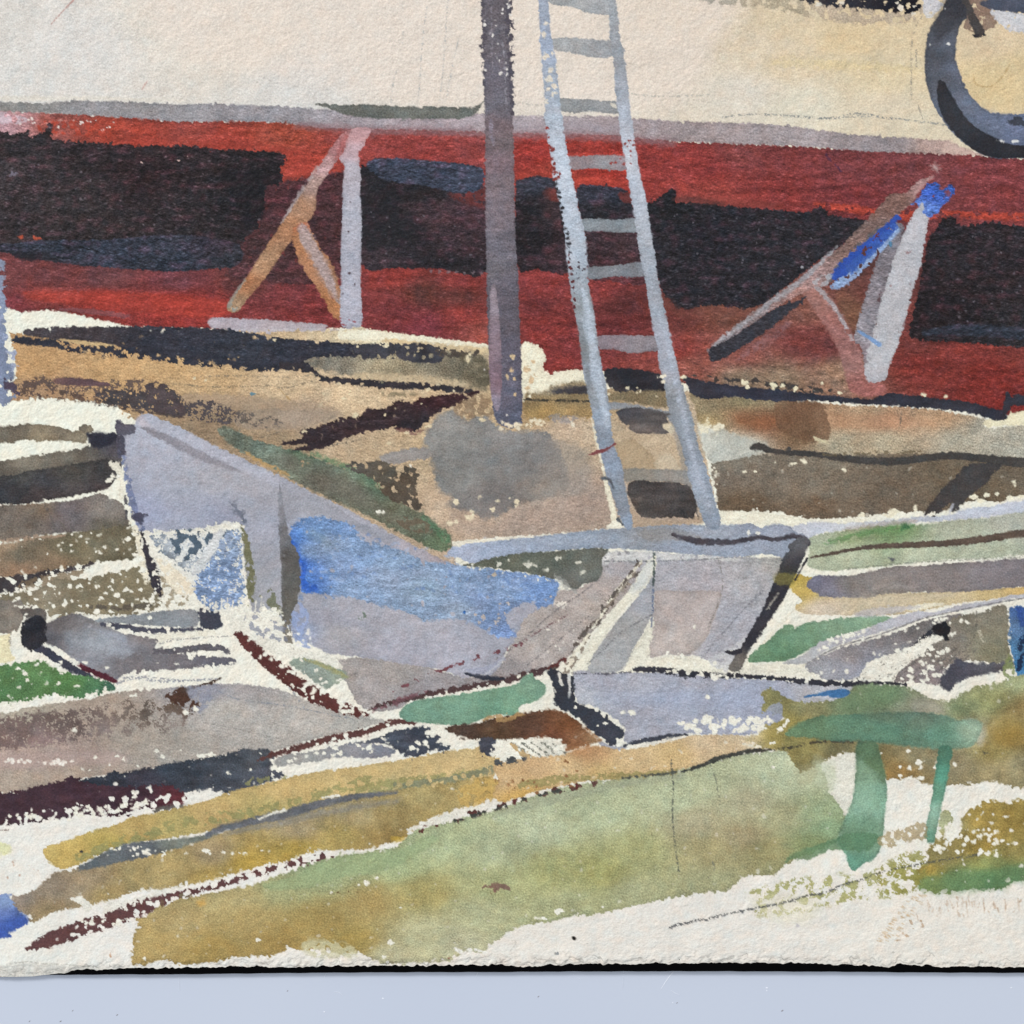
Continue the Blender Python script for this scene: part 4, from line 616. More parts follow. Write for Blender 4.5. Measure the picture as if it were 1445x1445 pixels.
for q in ((1375,700,6,4),(1392,698,5,4),(1384,707,8,3),(1408,697,2.5,2),(1432,680,3,6),(1191,662,3,2),(1192,664,2.5,1.5),(1133,652,5,3),(1118,654,6,2),(1093,653,2,1.5),(1292,718,4,5),(1262,722,8,6),(1255,727,10,4),(1216,727,6,3),(1051,665,3,1.5),(1066,665,3,1.5),(1010,665,2,3),(1425,702,6,3),(1440,701,6,3)): spot(*q, c='e6ddc0')
specks(14, 1000, 655, 1014, 715, 1.5, 4, 'e4dcc6')
F('paper', 'ebe4cc', '1012,722 1060,722 1110,727 1150,734 1220,730 1215,738 1130,742 1085,742 1060,738 1030,740 1016,736', r=1.2, m=.02)
F('paper', 'e9e2cc', '1120,862 1100,880 1060,925 1050,945 1120,948 1140,930 1100,935 1060,934', r=1)
# --- right fields
F('pale_band', '1150,745,c1c3cc 1250,738,bec2cc 1400,718,bfc3cf 1200,738,c7c9cd 1320,730,b9bcc6', '1080,748 1120,742 1150,736 1200,738 1260,733 1300,729 1340,727 1360,718 1400,714 1445,706 1600,700 1600,722 1445,724 1380,732 1300,737 1240,744 1180,750 1150,756 1140,770 1125,765', m=.04, r=1.3, soft=1.3)
GF = 'green_field'
F(GF, '1200,758,8b966f 1160,770,a2ab8c 1150,795,b0b79a 1260,748,6f8a5c 1350,748,a6a992 1430,740,a7a899 1200,785,adb396 1300,782,afb59a 1400,776,adb39a 1160,760,a8ad94', '1140,762 1150,756 1180,750 1220,744 1250,742 1300,740 1340,735 1400,730 1445,722 1600,720 1600,782 1445,783 1400,788 1340,790 1290,794 1240,800 1200,803 1170,806 1142,800 1140,790 1142,776', m=.07, g=.09, r=1.1, soft=1.2)
F(GF, '5f8a52', '1162,766 1190,756 1230,746 1265,738 1290,740 1280,748 1240,752 1200,762 1170,768', a=.7, soft=3, dry=.15, g=.12); spot(1277, 743, 7, 5, '35603d', part=None, soft=2, r=1.6)
F(GF, 'a99683', '1195,745 1240,737 1290,733 1290,738 1240,744 1200,750', a=.5, soft=3)
L('dark_stroke#10', '58493f', '1143,787,2 1170,782,4 1200,776,5 1240,771,7 1280,769,8 1330,767,9 1380,762,10 1420,756,10 1445,753,11 1600,745,11', m=.08, r=.8)
P('1180,762 1240,758 1320,757', '6e7a5c', 1.8, .3); P('1190,804 1240,798 1320,792 1445,786', '6a6f62', 2.2, .4); L(None, '55575c', '1254,787,2 1260,790,4', r=.6); P('1356,800 1380,825 ', 'a08f78', 1, .1); P('1386,824 1375,842', '8a8272', 1.6, .2)
F('yellow_band', '1095,817,bfa753 1130,832,c4a658 1250,850,bba987 1350,846,c8b48c 1160,860,cdbba4 1120,820,c0a44c 1400,838,cbb07a 1440,836,cba96a', '1082,818 1090,810 1106,808 1130,811 1145,815 1160,820 1180,835 1300,836 1445,828 1600,824 1600,838 1445,840 1400,846 1350,852 1300,862 1260,868 1200,868 1150,868 1128,864 1122,856 1132,848 1122,838 1110,828 1098,826', m=.06, g=.08, r=1)
F('mauve_band', '1155,822,6f6d7e 1200,825,807872 1300,815,857b78 1430,803,7e7679 1250,835,847b74 1170,835,817d8a', '1139,828 1142,818 1152,812 1165,812 1200,812 1230,806 1262,799 1300,798 1340,795 1400,791 1445,788 1600,784 1600,826 1445,828 1400,832 1340,836 1290,836 1250,838 1230,843 1190,844 1164,842 1150,836', m=.06, g=.07, r=.9, ed=.1)
L('mauve_band', 'a59a94', '1235,830,6 1250,825,6 1290,830,4', a=.5, soft=3)
F('yellow_band', 'cfc0a6', '1180,846 1240,840 1300,838 1350,838 1300,850 1230,858 1190,860', a=.5, soft=4)
F('paper', 'e6dcc0', '1280,858 1300,852 1330,851 1330,854 1300,860 1285,862', r=.8)
F('grass_stroke#3', '1080,910,658868 1130,895,6d8f70 1180,885,7a977a 1230,875,83a182 1100,925,5f8464', '1055,933 1066,918 1085,903 1100,888 1112,881 1120,883 1122,888 1135,880 1160,876 1190,872 1225,869 1258,871 1250,878 1232,884 1200,893 1170,905 1140,918 1112,932 1085,934', m=.07, g=.07, r=1.1)
F('lilac_stroke', '1130,930,b1b0b0 1200,900,b0aeb3 1300,868,b6b4ba 1400,846,b5b3b8', '1104,936 1130,926 1160,906 1185,897 1220,888 1246,877 1280,866 1300,862 1320,864 1360,852 1400,847 1445,838 1600,832 1600,838 1445,843 1400,853 1350,862 1310,870 1280,880 1240,893 1200,905 1165,918 1140,936', m=.04, r=.9, wet=1.1)
F('lilac_stroke', 'bab6ba', '1206,866 1240,857 1300,856 1260,866 1220,872', a=.7, soft=2)
L('lilac_stroke', '6d6a6e', '1138,937,2 1180,914,2 1240,896,2 1300,874,2 1350,862,2 1400,852,2 1445,844,2', r=.6, a=.8)
GM = 'brown_shed'
F(GM, '1200,925,8a8180 1180,945,8b8b93 1160,945,98979a 1250,905,7f7878 1300,885,6f6a68 1270,920,8b8788 1230,930,80808a 1220,950,9b9ca8', '1136,940 1160,925 1185,914 1220,905 1262,893 1300,878 1330,870 1352,866 1360,872 1345,884 1330,892 1300,900 1290,912 1262,922 1240,928 1225,935 1215,950 1206,958 1180,961 1160,958 1145,950', m=.07, g=.1, r=1.2, dry=.02)
specks(22, 1155, 922, 1225, 905, 1.5, 4, slope=-.3)
F(GM, '1385,900,817b66 1350,900,827a70 1400,920,7f7a62 1330,930,83786e 1320,950,85797a 1370,880,7a7364', '1348,870 1372,866 1392,862 1408,854 1420,856 1424,880 1422,908 1428,935 1400,936 1372,932 1340,938 1330,950 1325,966 1290,962 1262,962 1275,942 1300,925 1318,908 1340,898 1330,886', m=.08, g=.1, r=1.4)
for i in range(16):
    x = 1210 + 8 * i; P([(x, 958), (x + 48 + 10 * rs.rand(), 905 + 20 * rs.rand())], '5a5652', 1.8 + 2 * rs.rand(), .6)
specks(70, 1232, 915, 1345, 965, 1.5, 5.5); specks(12, 1310, 872, 1370, 880, 1.5, 4)
L('dark_stroke#11', '33333a', '1318,891,9 1305,898,6 1290,910,4 1275,926,3', dry=.25, br=.3, r=1.6)
F('dark_stroke#11', '232226', '1314,886 1322,881 1334,876 1342,889 1338,896 1342,904 1336,905 1330,898 1318,895', smooth=False, r=1)
specks(4, 1340, 890, 1350, 900, 2, 4)
F('dark_stroke#12', '1350,945,4b4a55 1400,942,56545a 1340,965,46464f', '1326,960 1334,948 1346,934 1352,930 1368,935 1400,936 1428,934 1430,940 1410,948 1385,952 1362,958 1348,966 1340,976 1328,968', m=.08, soft=1.6, r=1.6)
F('blue_dab#2', '1430,880,5a789c 1442,870,385589 1428,920,4a78a0 1436,940,3a6f9c', '1424,860 1436,856 1445,855 1600,850 1600,958 1445,956 1436,955 1430,930 1424,905 1426,880', m=.2, g=.15, r=1.6)
L('blue_dab#2', '20304c', '1442,900,10 1440,925,9 1437,945,7', dry=.45, r=1.6); L('blue_dab#2', '2a4690', '1440,860,8 1442,880,8', soft=2, a=.7)
F('grass_stroke#4', '7d8a55', '1416,940 1424,925 1432,940 1430,955 1418,956', dry=.2, a=.8)
P('1378,862 1378,880 1374,900', '4d4842', 2, .3); P('1382,890 1388,905', 'c9c0a8', 6, .55)
# --- boxes in the middle
BX = 'crate_shape'
F(BX, '940,800,a8a6ac 1000,825,a7a0a4 970,880,b1a5a2 950,915,b4aaa5 1050,820,a9a6a8 1040,870,a2a2aa 1010,910,a5a4ab 1110,790,a9a59e 1080,850,a5a4a8 880,800,a3a1a2 1060,890,a09fa6', '848,782 880,778 925,780 1010,784 1060,786 1110,786 1132,778 1122,800 1108,800 1098,830 1080,866 1062,900 1044,940 1036,947 1010,940 985,926 960,926 938,922 915,928 918,880 924,840 916,815 900,800 870,790 850,800', m=.06, g=.06, st=.08, r=1.1)
F(BX, 'd0cfcb', '850,780 920,779 1010,785 1040,787 1036,792 1000,790 925,791 880,792 848,796', dry=.12, a=.85)
F(BX, '970,860,b2a5a0 940,910,b5a9a2 1000,850,b0a4a0', '925,834 960,834 1014,834 1016,850 1008,872 1000,895 988,912 966,926 945,922 915,925 920,885 924,860', m=.05, ed=.1, r=.7)
F('paper', 'e5dfca', '922,870 922,890 916,925 935,928 962,926 985,930 1030,940 1040,948 900,950 878,946 892,918 908,894', r=1.8)
F(BX, 'c9c8c8', '1000,930 1030,915 1050,900 1062,895 1050,925 1035,946 1010,942', dry=.15, a=.8, r=1.6)
F(BX, '860,920,a2a2a2 900,850,9d9ea4 880,880,a09e9c', '921,815 923,840 920,866 908,892 892,918 878,945 850,950 825,948 832,932 850,905 875,872 900,842', m=.05, r=.8)
F('paper', 'e3ddc8', '914,792 926,786 924,806 915,822 895,844 870,872 850,902 835,928 826,948 806,950 812,935 836,900 860,866 886,836', r=1.1)
F(BX, 'bfc4c6', '908,800 922,790 920,812 905,832 890,836', a=.6, soft=3)
F(BX, '8f8274', '898,800 905,796 890,822 862,852 836,892 814,932 802,950 796,944 820,905 850,860 880,824', dry=.14, r=1.8)
L('paper', 'e4dcc6', '905,792,2 892,808,4 872,832,5 858,850,3', r=1); L('paper', 'e2dac4', '856,858,2 836,888,5 820,910,6 800,944,6', r=1.4, dry=.1)
L(None, '5f5650', '902,792,3 880,822,3 856,850,5 832,884,6 812,908,6 792,935,5 778,948,5', dry=.4, r=1.8); L(None, '5f5650', '912,794,2 886,826,3 860,858,3 830,900,3', dry=.5, r=1.4)
P('858,800 830,830 780,865 735,905 700,930', '5e5a5c', 2.4, .35); P('830,870 780,910 745,938', '5e5a5c', 2.2, .4); P('742,962 720,930', '77777a', 1.5, .5)
P('923,781 923,800 922,825', '2d3b38', 4, .15, .9); P('922,825 921,860 919,885', '4a5878', 3.4, .4, .8)
P('850,792 920,792 1000,789 1060,784', '4d4f54', 1.8, .3); P('1014,788 1020,822 1014,850 1000,885', '6c675f', 1.8, .3); P('920,868 880,890 850,918 828,938', '5e5e62', 2.2, .3); P('1078,832 1045,865 1010,905 990,930', '5e5e66', 1.8, .45); P('1085,820 1060,850', '6e6e78', 1.6, .5); P('895,915 885,935', '77777a', 1.4, .4)
specks(12, 915, 920, 1050, 945, 1.5, 4); spot(980, 885, 1.5, 4)
# --- light blue plank
PK = 'blue_plank'
F(PK, '660,778,a0a9be 750,768,929cae 820,765,8b96a6 900,758,8b8f96 960,770,8f99aa 1050,772,959eae 1080,750,949aaa 1000,750,969ca8 1100,780,878f9e 700,775,98a4ba 860,770,8f98a6', '631,782 636,774 644,768 662,764 700,761 750,758 800,752 850,747 900,744 950,740 1000,741 1040,740 1060,738 1072,744 1090,740 1112,742 1122,750 1140,758 1130,775 1118,788 1100,786 1080,782 1040,786 1000,784 950,780 900,776 860,774 800,776 760,780 720,784 690,790 665,796 652,796 644,788', m=.06, st=.07, g=.06, r=.9)
for i in range(40):
    x = 650 + 440 * rs.rand(); L(PK, 'b0bac8', [(x, 768 - (x - 650) * .03 + 14 * (rs.rand() - .5), 2), (x + 16, 765 - (x - 650) * .03 + 12 * (rs.rand() - .5), 3)], a=.35, soft=2)
F(PK, '887e74', '900,750 940,744 975,752 1000,765 960,762 920,765', a=.5, soft=4)
L('dark_stroke#13', '47434a', '950,754,4 965,759,7 985,764,9 1010,765,9 1035,765,7 1056,761,7 1070,758,6 1085,760,6 1100,761,6 1115,757,7 1130,758,7 1140,766,9', m=.1, r=.9, soft=1)
F('paper', 'e7e1cc', '641,788 648,786 656,792 665,796 655,798 645,793', r=1.2); specks(5, 998, 742, 1004, 745, 2, 4, 'dedbd0'); specks(4, 1056, 752, 1074, 755, 2, 4, 'dedbd0')
F('paper', 'ebe2cc', '638,765 660,762 700,759 745,757 700,763 660,767 644,772', r=.8)
F('olive_patch', '700,800,5a5c50 780,790,60645a 840,800,666860 700,792,616558 810,820,696a64', '652,798 670,794 700,786 740,780 780,778 830,774 858,775 850,790 850,810 840,820 824,824 812,832 798,826 790,818 775,816 740,808 712,804 690,801', m=.1, g=.1, r=1)
for q in ((745,796,6,3.5),(770,804,5,2.5),(788,787,4,3.5),(815,794,5,3),(822,807,4,2.5),(703,796,5,4),(718,790,2,1.5),(666,797,2,2),(754,798,3,2)): spot(*q, c='ccc9b8')
L('olive_patch', 'a5a39c', '785,812,8 796,824,8 812,835,5', dry=.3, a=.6)
# --- black leg
KG = 'black_leg'
F(KG, '1125,775,5b5a5d 1130,790,3b3a40 1100,830,33323a 1080,870,36343b 1060,900,2f2e35 1036,938,6e6760 1120,815,3a3832', '1120,762 1132,758 1142,762 1136,782 1128,800 1118,820 1108,842 1094,865 1080,885 1066,906 1056,920 1050,936 1044,948 1028,945 1034,932 1040,922 1050,906 1062,884 1076,860 1088,830 1098,806 1108,782', m=.08, r=1.1)
F('yellow_band', '8f8440', '1100,808 1126,812 1118,825 1096,825 1092,815', a=.55, soft=2)
L(KG, '2f2e35', '1139,788,3 1130,804,3 1122,818,2', r=.6); L(KG, '2f2e35', '1028,921,5 1034,922,6 1044,918,6')
L('paper', 'e5ddc4', '1098,838,2 1082,860,2', a=.5)
# --- blue-grey plank (2)
PL = 'grey_plank'
F(PL, '850,965,a2a2ae 900,970,a3a4ae 950,985,9fa5b6 1050,985,9fa5b7 900,1012,9c9da9 870,1030,a3a4ae 1100,990,999db0 1180,975,b1b0b4 980,960,a3a3ae 1140,985,a9a8ac 830,985,b5b8c0', '810,948 850,950 900,949 950,950 1000,955 1050,958 1100,960 1160,966 1205,968 1198,980 1180,990 1150,992 1120,998 1106,1010 1098,1022 1070,1034 1040,1038 1000,1036 965,1036 955,1036 945,1038 930,1041 920,1043 910,1044 885,1048 880,1040 882,1030 868,1014 848,1002 830,994 814,990', m=.05, st=.07, g=.06, r=1.2)
F(PL, '98a3bd', '840,978 900,975 1000,975 1080,975 1100,985 1040,1000 950,996 850,995', a=.35, soft=8, st=.1)
F(PL, 'a6a7b0', '842,1042 862,1052 885,1054 880,1058 862,1060 848,1052', r=.8)
specks(24, 958, 1012, 1078, 1030, 3, 7); specks(20, 960, 1024, 1070, 1034, 3, 6); specks(8, 878, 1000, 898, 1006, 2, 4); spot(998, 983, 3, 3); specks(20, 1050, 1012, 1112, 1030, 2.5, 5.5)
L('dark_stroke#14', '33333b', '893,945,5 910,945,8 940,946,9 960,950,10 1000,953,8 1040,954,7 1080,956,6 1120,960,7 1160,964,9 1200,965,9 1240,965,7 1280,966,4', dry=.14, r=1.5); L('dark_stroke#14', '33333b', '1120,962,4 1180,966,4 1230,966,3', dry=.1, r=1.2)
P('805,950 850,951 890,948', '40404a', 2.6, .3, .9)
specks(14, 1004, 952, 1030, 960, 2, 4.5); specks(14, 1095, 948, 1160, 958, 2, 4)
L('paper', 'e2dcc8', '1048,948,8 1080,944,12 1130,948,10 1150,956,4', dry=.1, r=2)
F('paper', 'e5dfce', '1220,948 1250,930 1275,918 1300,905 1325,900 1300,918 1270,940 1250,955 1225,960', dry=.2, r=2)
# maroon lines
MR = 'maroon_stroke#4'
L(MR, '582f2c', '333,893,4 341,900,13 356,914,18 375,932,18 400,950,22 420,966,22 445,982,22 470,994,18 495,1003,13 512,1008,8 519,1009,3', dry=(-.05,.16), de=.1, r=2, m=.08)
specks(14, 360, 925, 500, 1008, 2, 5, slope=0) if False else None
for q in ((383,930,4,3),(398,940,4,3),(420,953,3,2),(437,965,9,5),(443,975,6,5),(482,994,6,8),(488,1003,9,4),(497,1006,5,3),(368,928,2.5,3)): spot(*q)
L('maroon_stroke#5', '5c3a36', '364,1073,3 385,1065,7 420,1056,9 460,1044,10 500,1036,10 530,1028,9 552,1020,8 570,1018,9 585,1022,5', dry=.06, de=.08, r=1.5)
L('maroon_stroke#6', '4d3838', '522,1002,3 540,995,6 560,990,6 600,982,8 640,973,9 680,966,8 720,958,9 745,952,11 770,946,9', dry=.14, r=1.7)
L('maroon_stroke#6', '74444a', '555,975,3 600,955,4 640,940,5 680,925,6 710,917,6 735,908,4', dry=.5, r=1.6); P('730,910 770,885 800,868', '5b3a3f', 2.6, .35)
L('maroon_stroke#6', '7c5058', '528,1002,6 560,990,8 600,976,6', dry=.5, a=.7, r=2)
L('dark_stroke#15', '30333e', '656,950,2 672,954,6 690,957,7 710,958,4', r=.8); L(LP, '9ca0b4', '660,946,6 690,946,12 710,930,6', a=.7, soft=2)
L('maroon_stroke#6', '5a3230', '772,944,5 785,938,6 800,926,5', dry=.3, r=1.6)
F('green_leaf#1', '430,945,8a968e 460,955,8b978c 420,938,93a08f 475,955,97a08c', '408,936 416,929 428,928 450,934 470,940 486,948 492,956 482,960 472,966 462,972 450,966 440,958 425,948', dry=.04, m=.08, r=1.2)
L('green_leaf#1', 'a2a06c', '428,930,2 450,937,5 475,948,6 490,955,3', a=.85, soft=1.4); spot(446, 946, 3, 2); spot(459, 964, 5, 3); 
F('green_leaf#2', '600,1005,72977f 650,1000,769c82 720,985,72987c 750,965,7a9d83 700,1005,6a9378 570,1005,6c937d', '564,1012 565,1002 575,993 590,988 620,983 660,978 700,971 728,966 738,955 750,950 756,958 770,967 768,980 755,990 735,996 730,1008 715,1010 700,1008 680,1015 660,1022 630,1023 600,1020 575,1018', m=.06, g=.07, r=.8)
# lower-centre darks
F('dark_stroke#16', '480,1052,6d6f78 550,1040,424752 600,1040,3c414d 610,1055,3f4450', '440,1062 480,1052 530,1042 560,1030 590,1026 604,1028 600,1036 622,1040 616,1048 634,1055 626,1060 610,1058 590,1068 570,1066 545,1050 510,1052 480,1058 455,1064', dry=0, de=.04, r=1.8, m=.12)
F('ground_stroke#5', '420,1072,9a9995 500,1058,8e8d92 540,1062,7f808a', '388,1072 410,1064 440,1060 500,1050 530,1050 556,1058 552,1066 520,1070 480,1068 450,1074 420,1078 392,1082', m=.06, r=1.3)
specks(20, 395, 1078, 560, 1062, 2, 4.5, slope=-.1); specks(8, 580, 1048, 605, 1060, 2.5, 4.5); specks(16, 604, 1024, 640, 1042, 2, 5)
F('brown_stroke', '660,1030,4b3a31 700,1032,57402f 750,1025,563d31 800,1022,74492f 820,1045,88593b 780,1040,6b402d 835,1045,a5805a', '628,1028 650,1022 680,1020 690,1014 720,1010 740,1006 775,1001 792,1003 810,1014 826,1026 842,1040 850,1046 835,1050 812,1056 798,1062 790,1052 788,1046 770,1040 750,1042 720,1044 690,1046 660,1042 640,1036', m=.12, st=.1, r=1.6, soft=1.2)
F('brown_stroke', 'b08a58', '680,1016 700,1008 740,1006 730,1014 700,1020', dry=.45, a=.8)
F('dark_stroke#17', '41434d', '677,1042 702,1044 704,1058 696,1066 680,1064', r=1.3)
F('paper', 'e8e2d0', '702,1045 790,1046 796,1062 790,1072 720,1074 704,1068', r=1.6)
for i in range(5): L(None, '5d5f56', [(722 + 14 * i, 1048, 2), (734 + 14 * i, 1056, 3), (750 + 13 * i, 1068, 2)], dry=.22, ff=.9, a=.8, r=1.2)
L('dark_stroke#20', '45484a', '700,1074,5 720,1072,7 740,1071,5', dry=.3)
L('ochre_band#2', 'caa977', '722,1050,4 735,1062,8 752,1070,8', dry=.2)
specks(16, 694, 1062, 712, 1068, 2, 4.5); specks(8, 785, 1044, 798, 1062, 2, 5)
OB = 'ochre_band#2'
F(OB, '900,1075,c8a97a 800,1085,ccac7d 1000,1050,cab08c 850,1095,c0a26b 720,1100,cba777 760,1080,cda87a 900,1060,d0b283 950,1065,c9a974 1060,1045,cdb896 740,1125,c39a52 830,1060,bb8e62 1020,1060,cbaf86', '700,1078 740,1070 790,1066 815,1058 845,1052 870,1058 900,1056 930,1048 965,1040 1000,1037 1050,1038 1062,1046 1085,1052 1090,1058 1060,1060 1020,1070 980,1082 940,1090 900,1096 860,1100 830,1102 800,1108 760,1116 730,1126 705,1132 696,1120 704,1100 698,1088', m=.06, g=.1, r=1.2, dry=.01)
F(OB, 'b88458', '800,1058 830,1052 838,1058 815,1066', a=.6, soft=4)
L(OB, '9a8d58', '735,1108,10 790,1100,12 835,1098,7 860,1096,8 920,1092,7 960,1088,5', dry=.15, r=2, a=.85)
specks(24, 700, 1100, 760, 1120, 1, 2.4, '8a5f3c', part=None, dry=.3); specks(14, 795, 1072, 815, 1112, 1, 2, '8a5f3c', part=None, dry=.3)
L('dark_stroke#18', '3f413d', '960,1090,2 985,1082,5 1010,1072,7 1030,1066,6 1055,1061,6 1078,1058,4 1092,1056,2', dry=.05, r=1); L('dark_stroke#21', '55584e', '880,1098,3 920,1094,4 965,1088,4', dry=.4)
L('dark_stroke#20', '45484a', '700,1078,5 730,1074,6 740,1070,5', dry=.3); L('paper', 'e3d9bf', '1050,1050,3 1078,1055,5 1092,1055,2', r=1)
L('dark_stroke#19', '3c3f49', '882,1052,4 905,1046,6 930,1042,7 950,1038,6 972,1037,2', r=1); L('paper', 'e7e0cf', '905,1053,3 940,1045,5 966,1040,3', r=1.2)
CK = 'black_bracket'
F(CK, '790,970,33353d 800,1005,33363f 850,1030,3a3d47', '772,946 778,942 790,948 800,952 810,954 811,970 811,990 826,997 845,1005 862,1018 880,1030 881,1040 872,1043 868,1052 856,1048 838,1034 818,1016 800,1004 788,1000 782,990 780,965', smooth=False, m=.08, r=1.6)
L('paper', 'ddd8cc', '789,951,4 791,960,5 793,969,2', r=.8); L('paper', 'cfcdc8', '803,953,4 804,970,4 803,984,3', r=.8); L('paper', 'e2dccb', '812,1040,1 830,1032,1', a=.3)
for q in ((812,999,3,3),(853,1021,4,2.5),(844,1024,1.5,1.5),(783,974,2,3),(783,994,2,1)): spot(*q)
L(OB, 'cdb9a5', '822,1025,1.5 842,1044,1.5', a=.6)
# --- foliage low right
FO = 'foliage_wash#1'
F(FO, '1090,1040,98884a 1060,1040,d0bd92 1140,1000,8a855c 1120,1050,887d4a 1200,1000,67785a 1250,985,6c8260 1280,1000,858a72 1320,1000,989279 1350,1000,7c8860 1400,990,86885a 1440,1000,8f7a4c 1420,1040,8f7238 1400,1060,96854e 1350,1080,8f8363 1300,1070,8c8160 1270,1090,8f7040 1200,1065,70694a 1400,1090,998a62 1440,1080,8a8160 1372,1035,a9a588 1100,990,8a8556 1110,1020,908246 1440,960,a0a67a 1220,1075,7a6a42',
  '1050,1042 1070,1036 1078,1026 1100,1018 1108,1012 1090,1006 1074,1002 1078,990 1076,978 1090,972 1110,985 1130,990 1160,990 1190,984 1200,972 1215,966 1250,966 1290,972 1310,985 1340,988 1370,972 1400,965 1425,958 1445,952 1600,940 1600,1110 1445,1112 1400,1102 1378,1106 1330,1108 1305,1106 1290,1098 1262,1100 1245,1094 1220,1075 1200,1062 1175,1068 1150,1082 1130,1088 1118,1076 1110,1062 1085,1056 1066,1050', m=.12, g=.1, r=2, soft=1.2, de=.03, ew=4)
F(FO, '64805c', '1190,990 1215,972 1260,968 1270,985 1230,1000 1195,1005', a=.4, soft=6); F(FO, 'a59f90', '1290,985 1320,990 1330,1005 1290,1005', a=.5, soft=5)
F(FO, '9c8140', '1395,1020 1430,1012 1445,1030 1420,1050 1395,1045', a=.4, soft=8)
F(FO, 'c8c4ae', '1365,1015 1382,1020 1390,1035 1385,1052 1375,1045', a=.6, soft=4)
F(PL, '949bb0', '1078,1006 1095,992 1104,996 1104,1008 1096,1016', a=.8)
for q in ((1077,1028,5,3),(1086,1017,4,4),(1100,1030,5,4),(1111,1020,3,4),(1083,1014,3,3),(1106,1024,2,3),(1298,1075,9,4),(1299,1083,4,5),(1283,1084,4,3),(1283,1098,5,3),(1270,1095,3,3),(1347,1079,3,4),(1282,1060,4,2),(1243,1063,2,1),(1270,1083,1.5,1.5),(1300,1098,8,2),(1320,1082,2,3),(1092,1048,2,2)): spot(*q)
L(None, '3c3832', '1050,1062,5 1090,1058,3 1120,1054,3 1160,1046,4 1212,1047,5', dry=.3, soft=1.2, a=.8); spot(1390, 1063, 5, 2, '5f5a44', part=None, dry=.3, soft=2)
F('paper', 'e0dccb', '1168,1075 1205,1062 1208,1085 1206,1110 1200,1140 1194,1150 1184,1135 1170,1115 1166,1095', r=1.4, m=.03)
F(GG, 'b8c09f', '1150,1070 1175,1078 1180,1100 1172,1120 1155,1110 1148,1090', a=.6, soft=5)
F(GG, 'b5ad84', '1120,1085 1150,1080 1150,1100 1130,1110', a=.4, soft=6)
L('blue_dab#3', '3d6c9e', '1136,983,3 1150,981,3 1165,979,7 1180,979,12 1190,978,12 1198,976,5', r=.7, m=.15)
BN = 'bench'
F(BN, '1130,1030,608566 1250,1030,55846e 1330,1035,558773 1200,1030,58826b 1370,1030,8aa58c 1300,1013,577060 1250,1012,566f5c 1150,1015,56765a', '1108,1038 1118,1026 1132,1018 1160,1010 1200,1008 1250,1005 1300,1005 1335,1010 1350,1016 1378,1015 1386,1026 1380,1042 1370,1054 1345,1057 1310,1056 1270,1052 1240,1048 1200,1046 1180,1046 1140,1041', m=.1, g=.1, r=.8, soft=1.8, a=.84, ed=.1)
F(BN + '/leg#1', '1225,1060,55755a 1225,1090,5f7d5a 1215,1130,7aa486 1225,1150,78a488 1215,1190,72987c 1205,1215,4f8a72 1240,1120,6b987c 1235,1180,74987a 1215,1180,62845f', '1208,1050 1222,1046 1236,1048 1244,1072 1250,1095 1252,1120 1249,1150 1246,1180 1242,1200 1230,1215 1220,1218 1206,1229 1198,1222 1194,1208 1185,1194 1182,1184 1192,1155 1202,1130 1207,1100 1208,1075', m=.12, g=.1, r=.8, soft=1.1, ed=.14, a=.88)
F(BN + '/leg#1', '5f8468', '1190,1160 1215,1150 1245,1165 1240,1195 1215,1215 1195,1195', a=.45, soft=7)
F(BN + '/leg#1', '566f50', '1212,1052 1236,1050 1246,1080 1248,1105 1225,1085 1212,1070', a=.5, soft=4)
F(BN + '/leg#1', '93b79c', '1212,1070 1222,1080 1240,1095 1230,1130 1212,1150 1208,1110', a=.35, soft=6)
F(BN + '/leg#2', '1335,1065,4c7a64 1332,1095,55998 1318,1150,8ab49c'.replace('55998', '559980') + ' 1325,1115,5c8f74 1312,1178,5a8a70 1310,1165,7f9f84', '1326,1054 1344,1056 1342,1075 1338,1095 1333,1120 1326,1150 1322,1172 1319,1188 1305,1187 1307,1165 1312,1140 1316,1115 1320,1090', m=.06, g=.06, r=.7, ed=.14, a=.95)
F('grass_stroke#5', '1130,1208,67815a 1160,1203,64875f 1200,1185,59805f', '1108,1218 1114,1208 1130,1200 1160,1190 1185,1180 1195,1176 1230,1176 1240,1182 1225,1200 1190,1200 1170,1200 1150,1210 1135,1214 1120,1212', a=.85, soft=1.5, r=1)
F('ochre_band#3', 'a48f66', '1240,1181 1244,1178 1260,1172 1285,1167 1300,1160 1308,1166 1306,1186 1280,1188 1255,1196 1245,1194 1240,1190', dry=.14, de=.12, r=2, a=.75)
specks(10, 1245, 1184, 1305, 1196, 2, 5)
F2 = 'foliage_wash#2'
F(F2, '1380,1150,9a8140 1430,1160,90793c 1400,1180,9a7e3c 1340,1190,92804a 1430,1200,8f8048 1330,1210,8a7f50 1400,1215,868a50 1350,1240,668354 1430,1235,628155 1310,1228,9a7f38 1300,1245,7f8c4c 1380,1195,9a7f3c 1330,1160,a5ab84 1400,1240,588052',
  '1356,1160 1362,1148 1378,1136 1396,1130 1420,1132 1445,1128 1600,1120 1600,1242 1445,1244 1425,1248 1412,1255 1390,1256 1370,1256 1330,1261 1305,1258 1296,1252 1290,1240 1296,1226 1310,1216 1308,1200 1316,1190 1322,1176 1324,1160 1330,1144 1342,1146 1344,1160 1334,1170 1334,1184 1346,1186 1356,1176', m=.12, g=.1, r=2.2, soft=1.2, dry=.03, de=.08, ew=5)
F(F2, '5e7f55', '1300,1240 1340,1232 1400,1226 1445,1222 1600,1215 1600,1242 1445,1244 1420,1252 1380,1258 1330,1260 1300,1256', a=.5, soft=6)
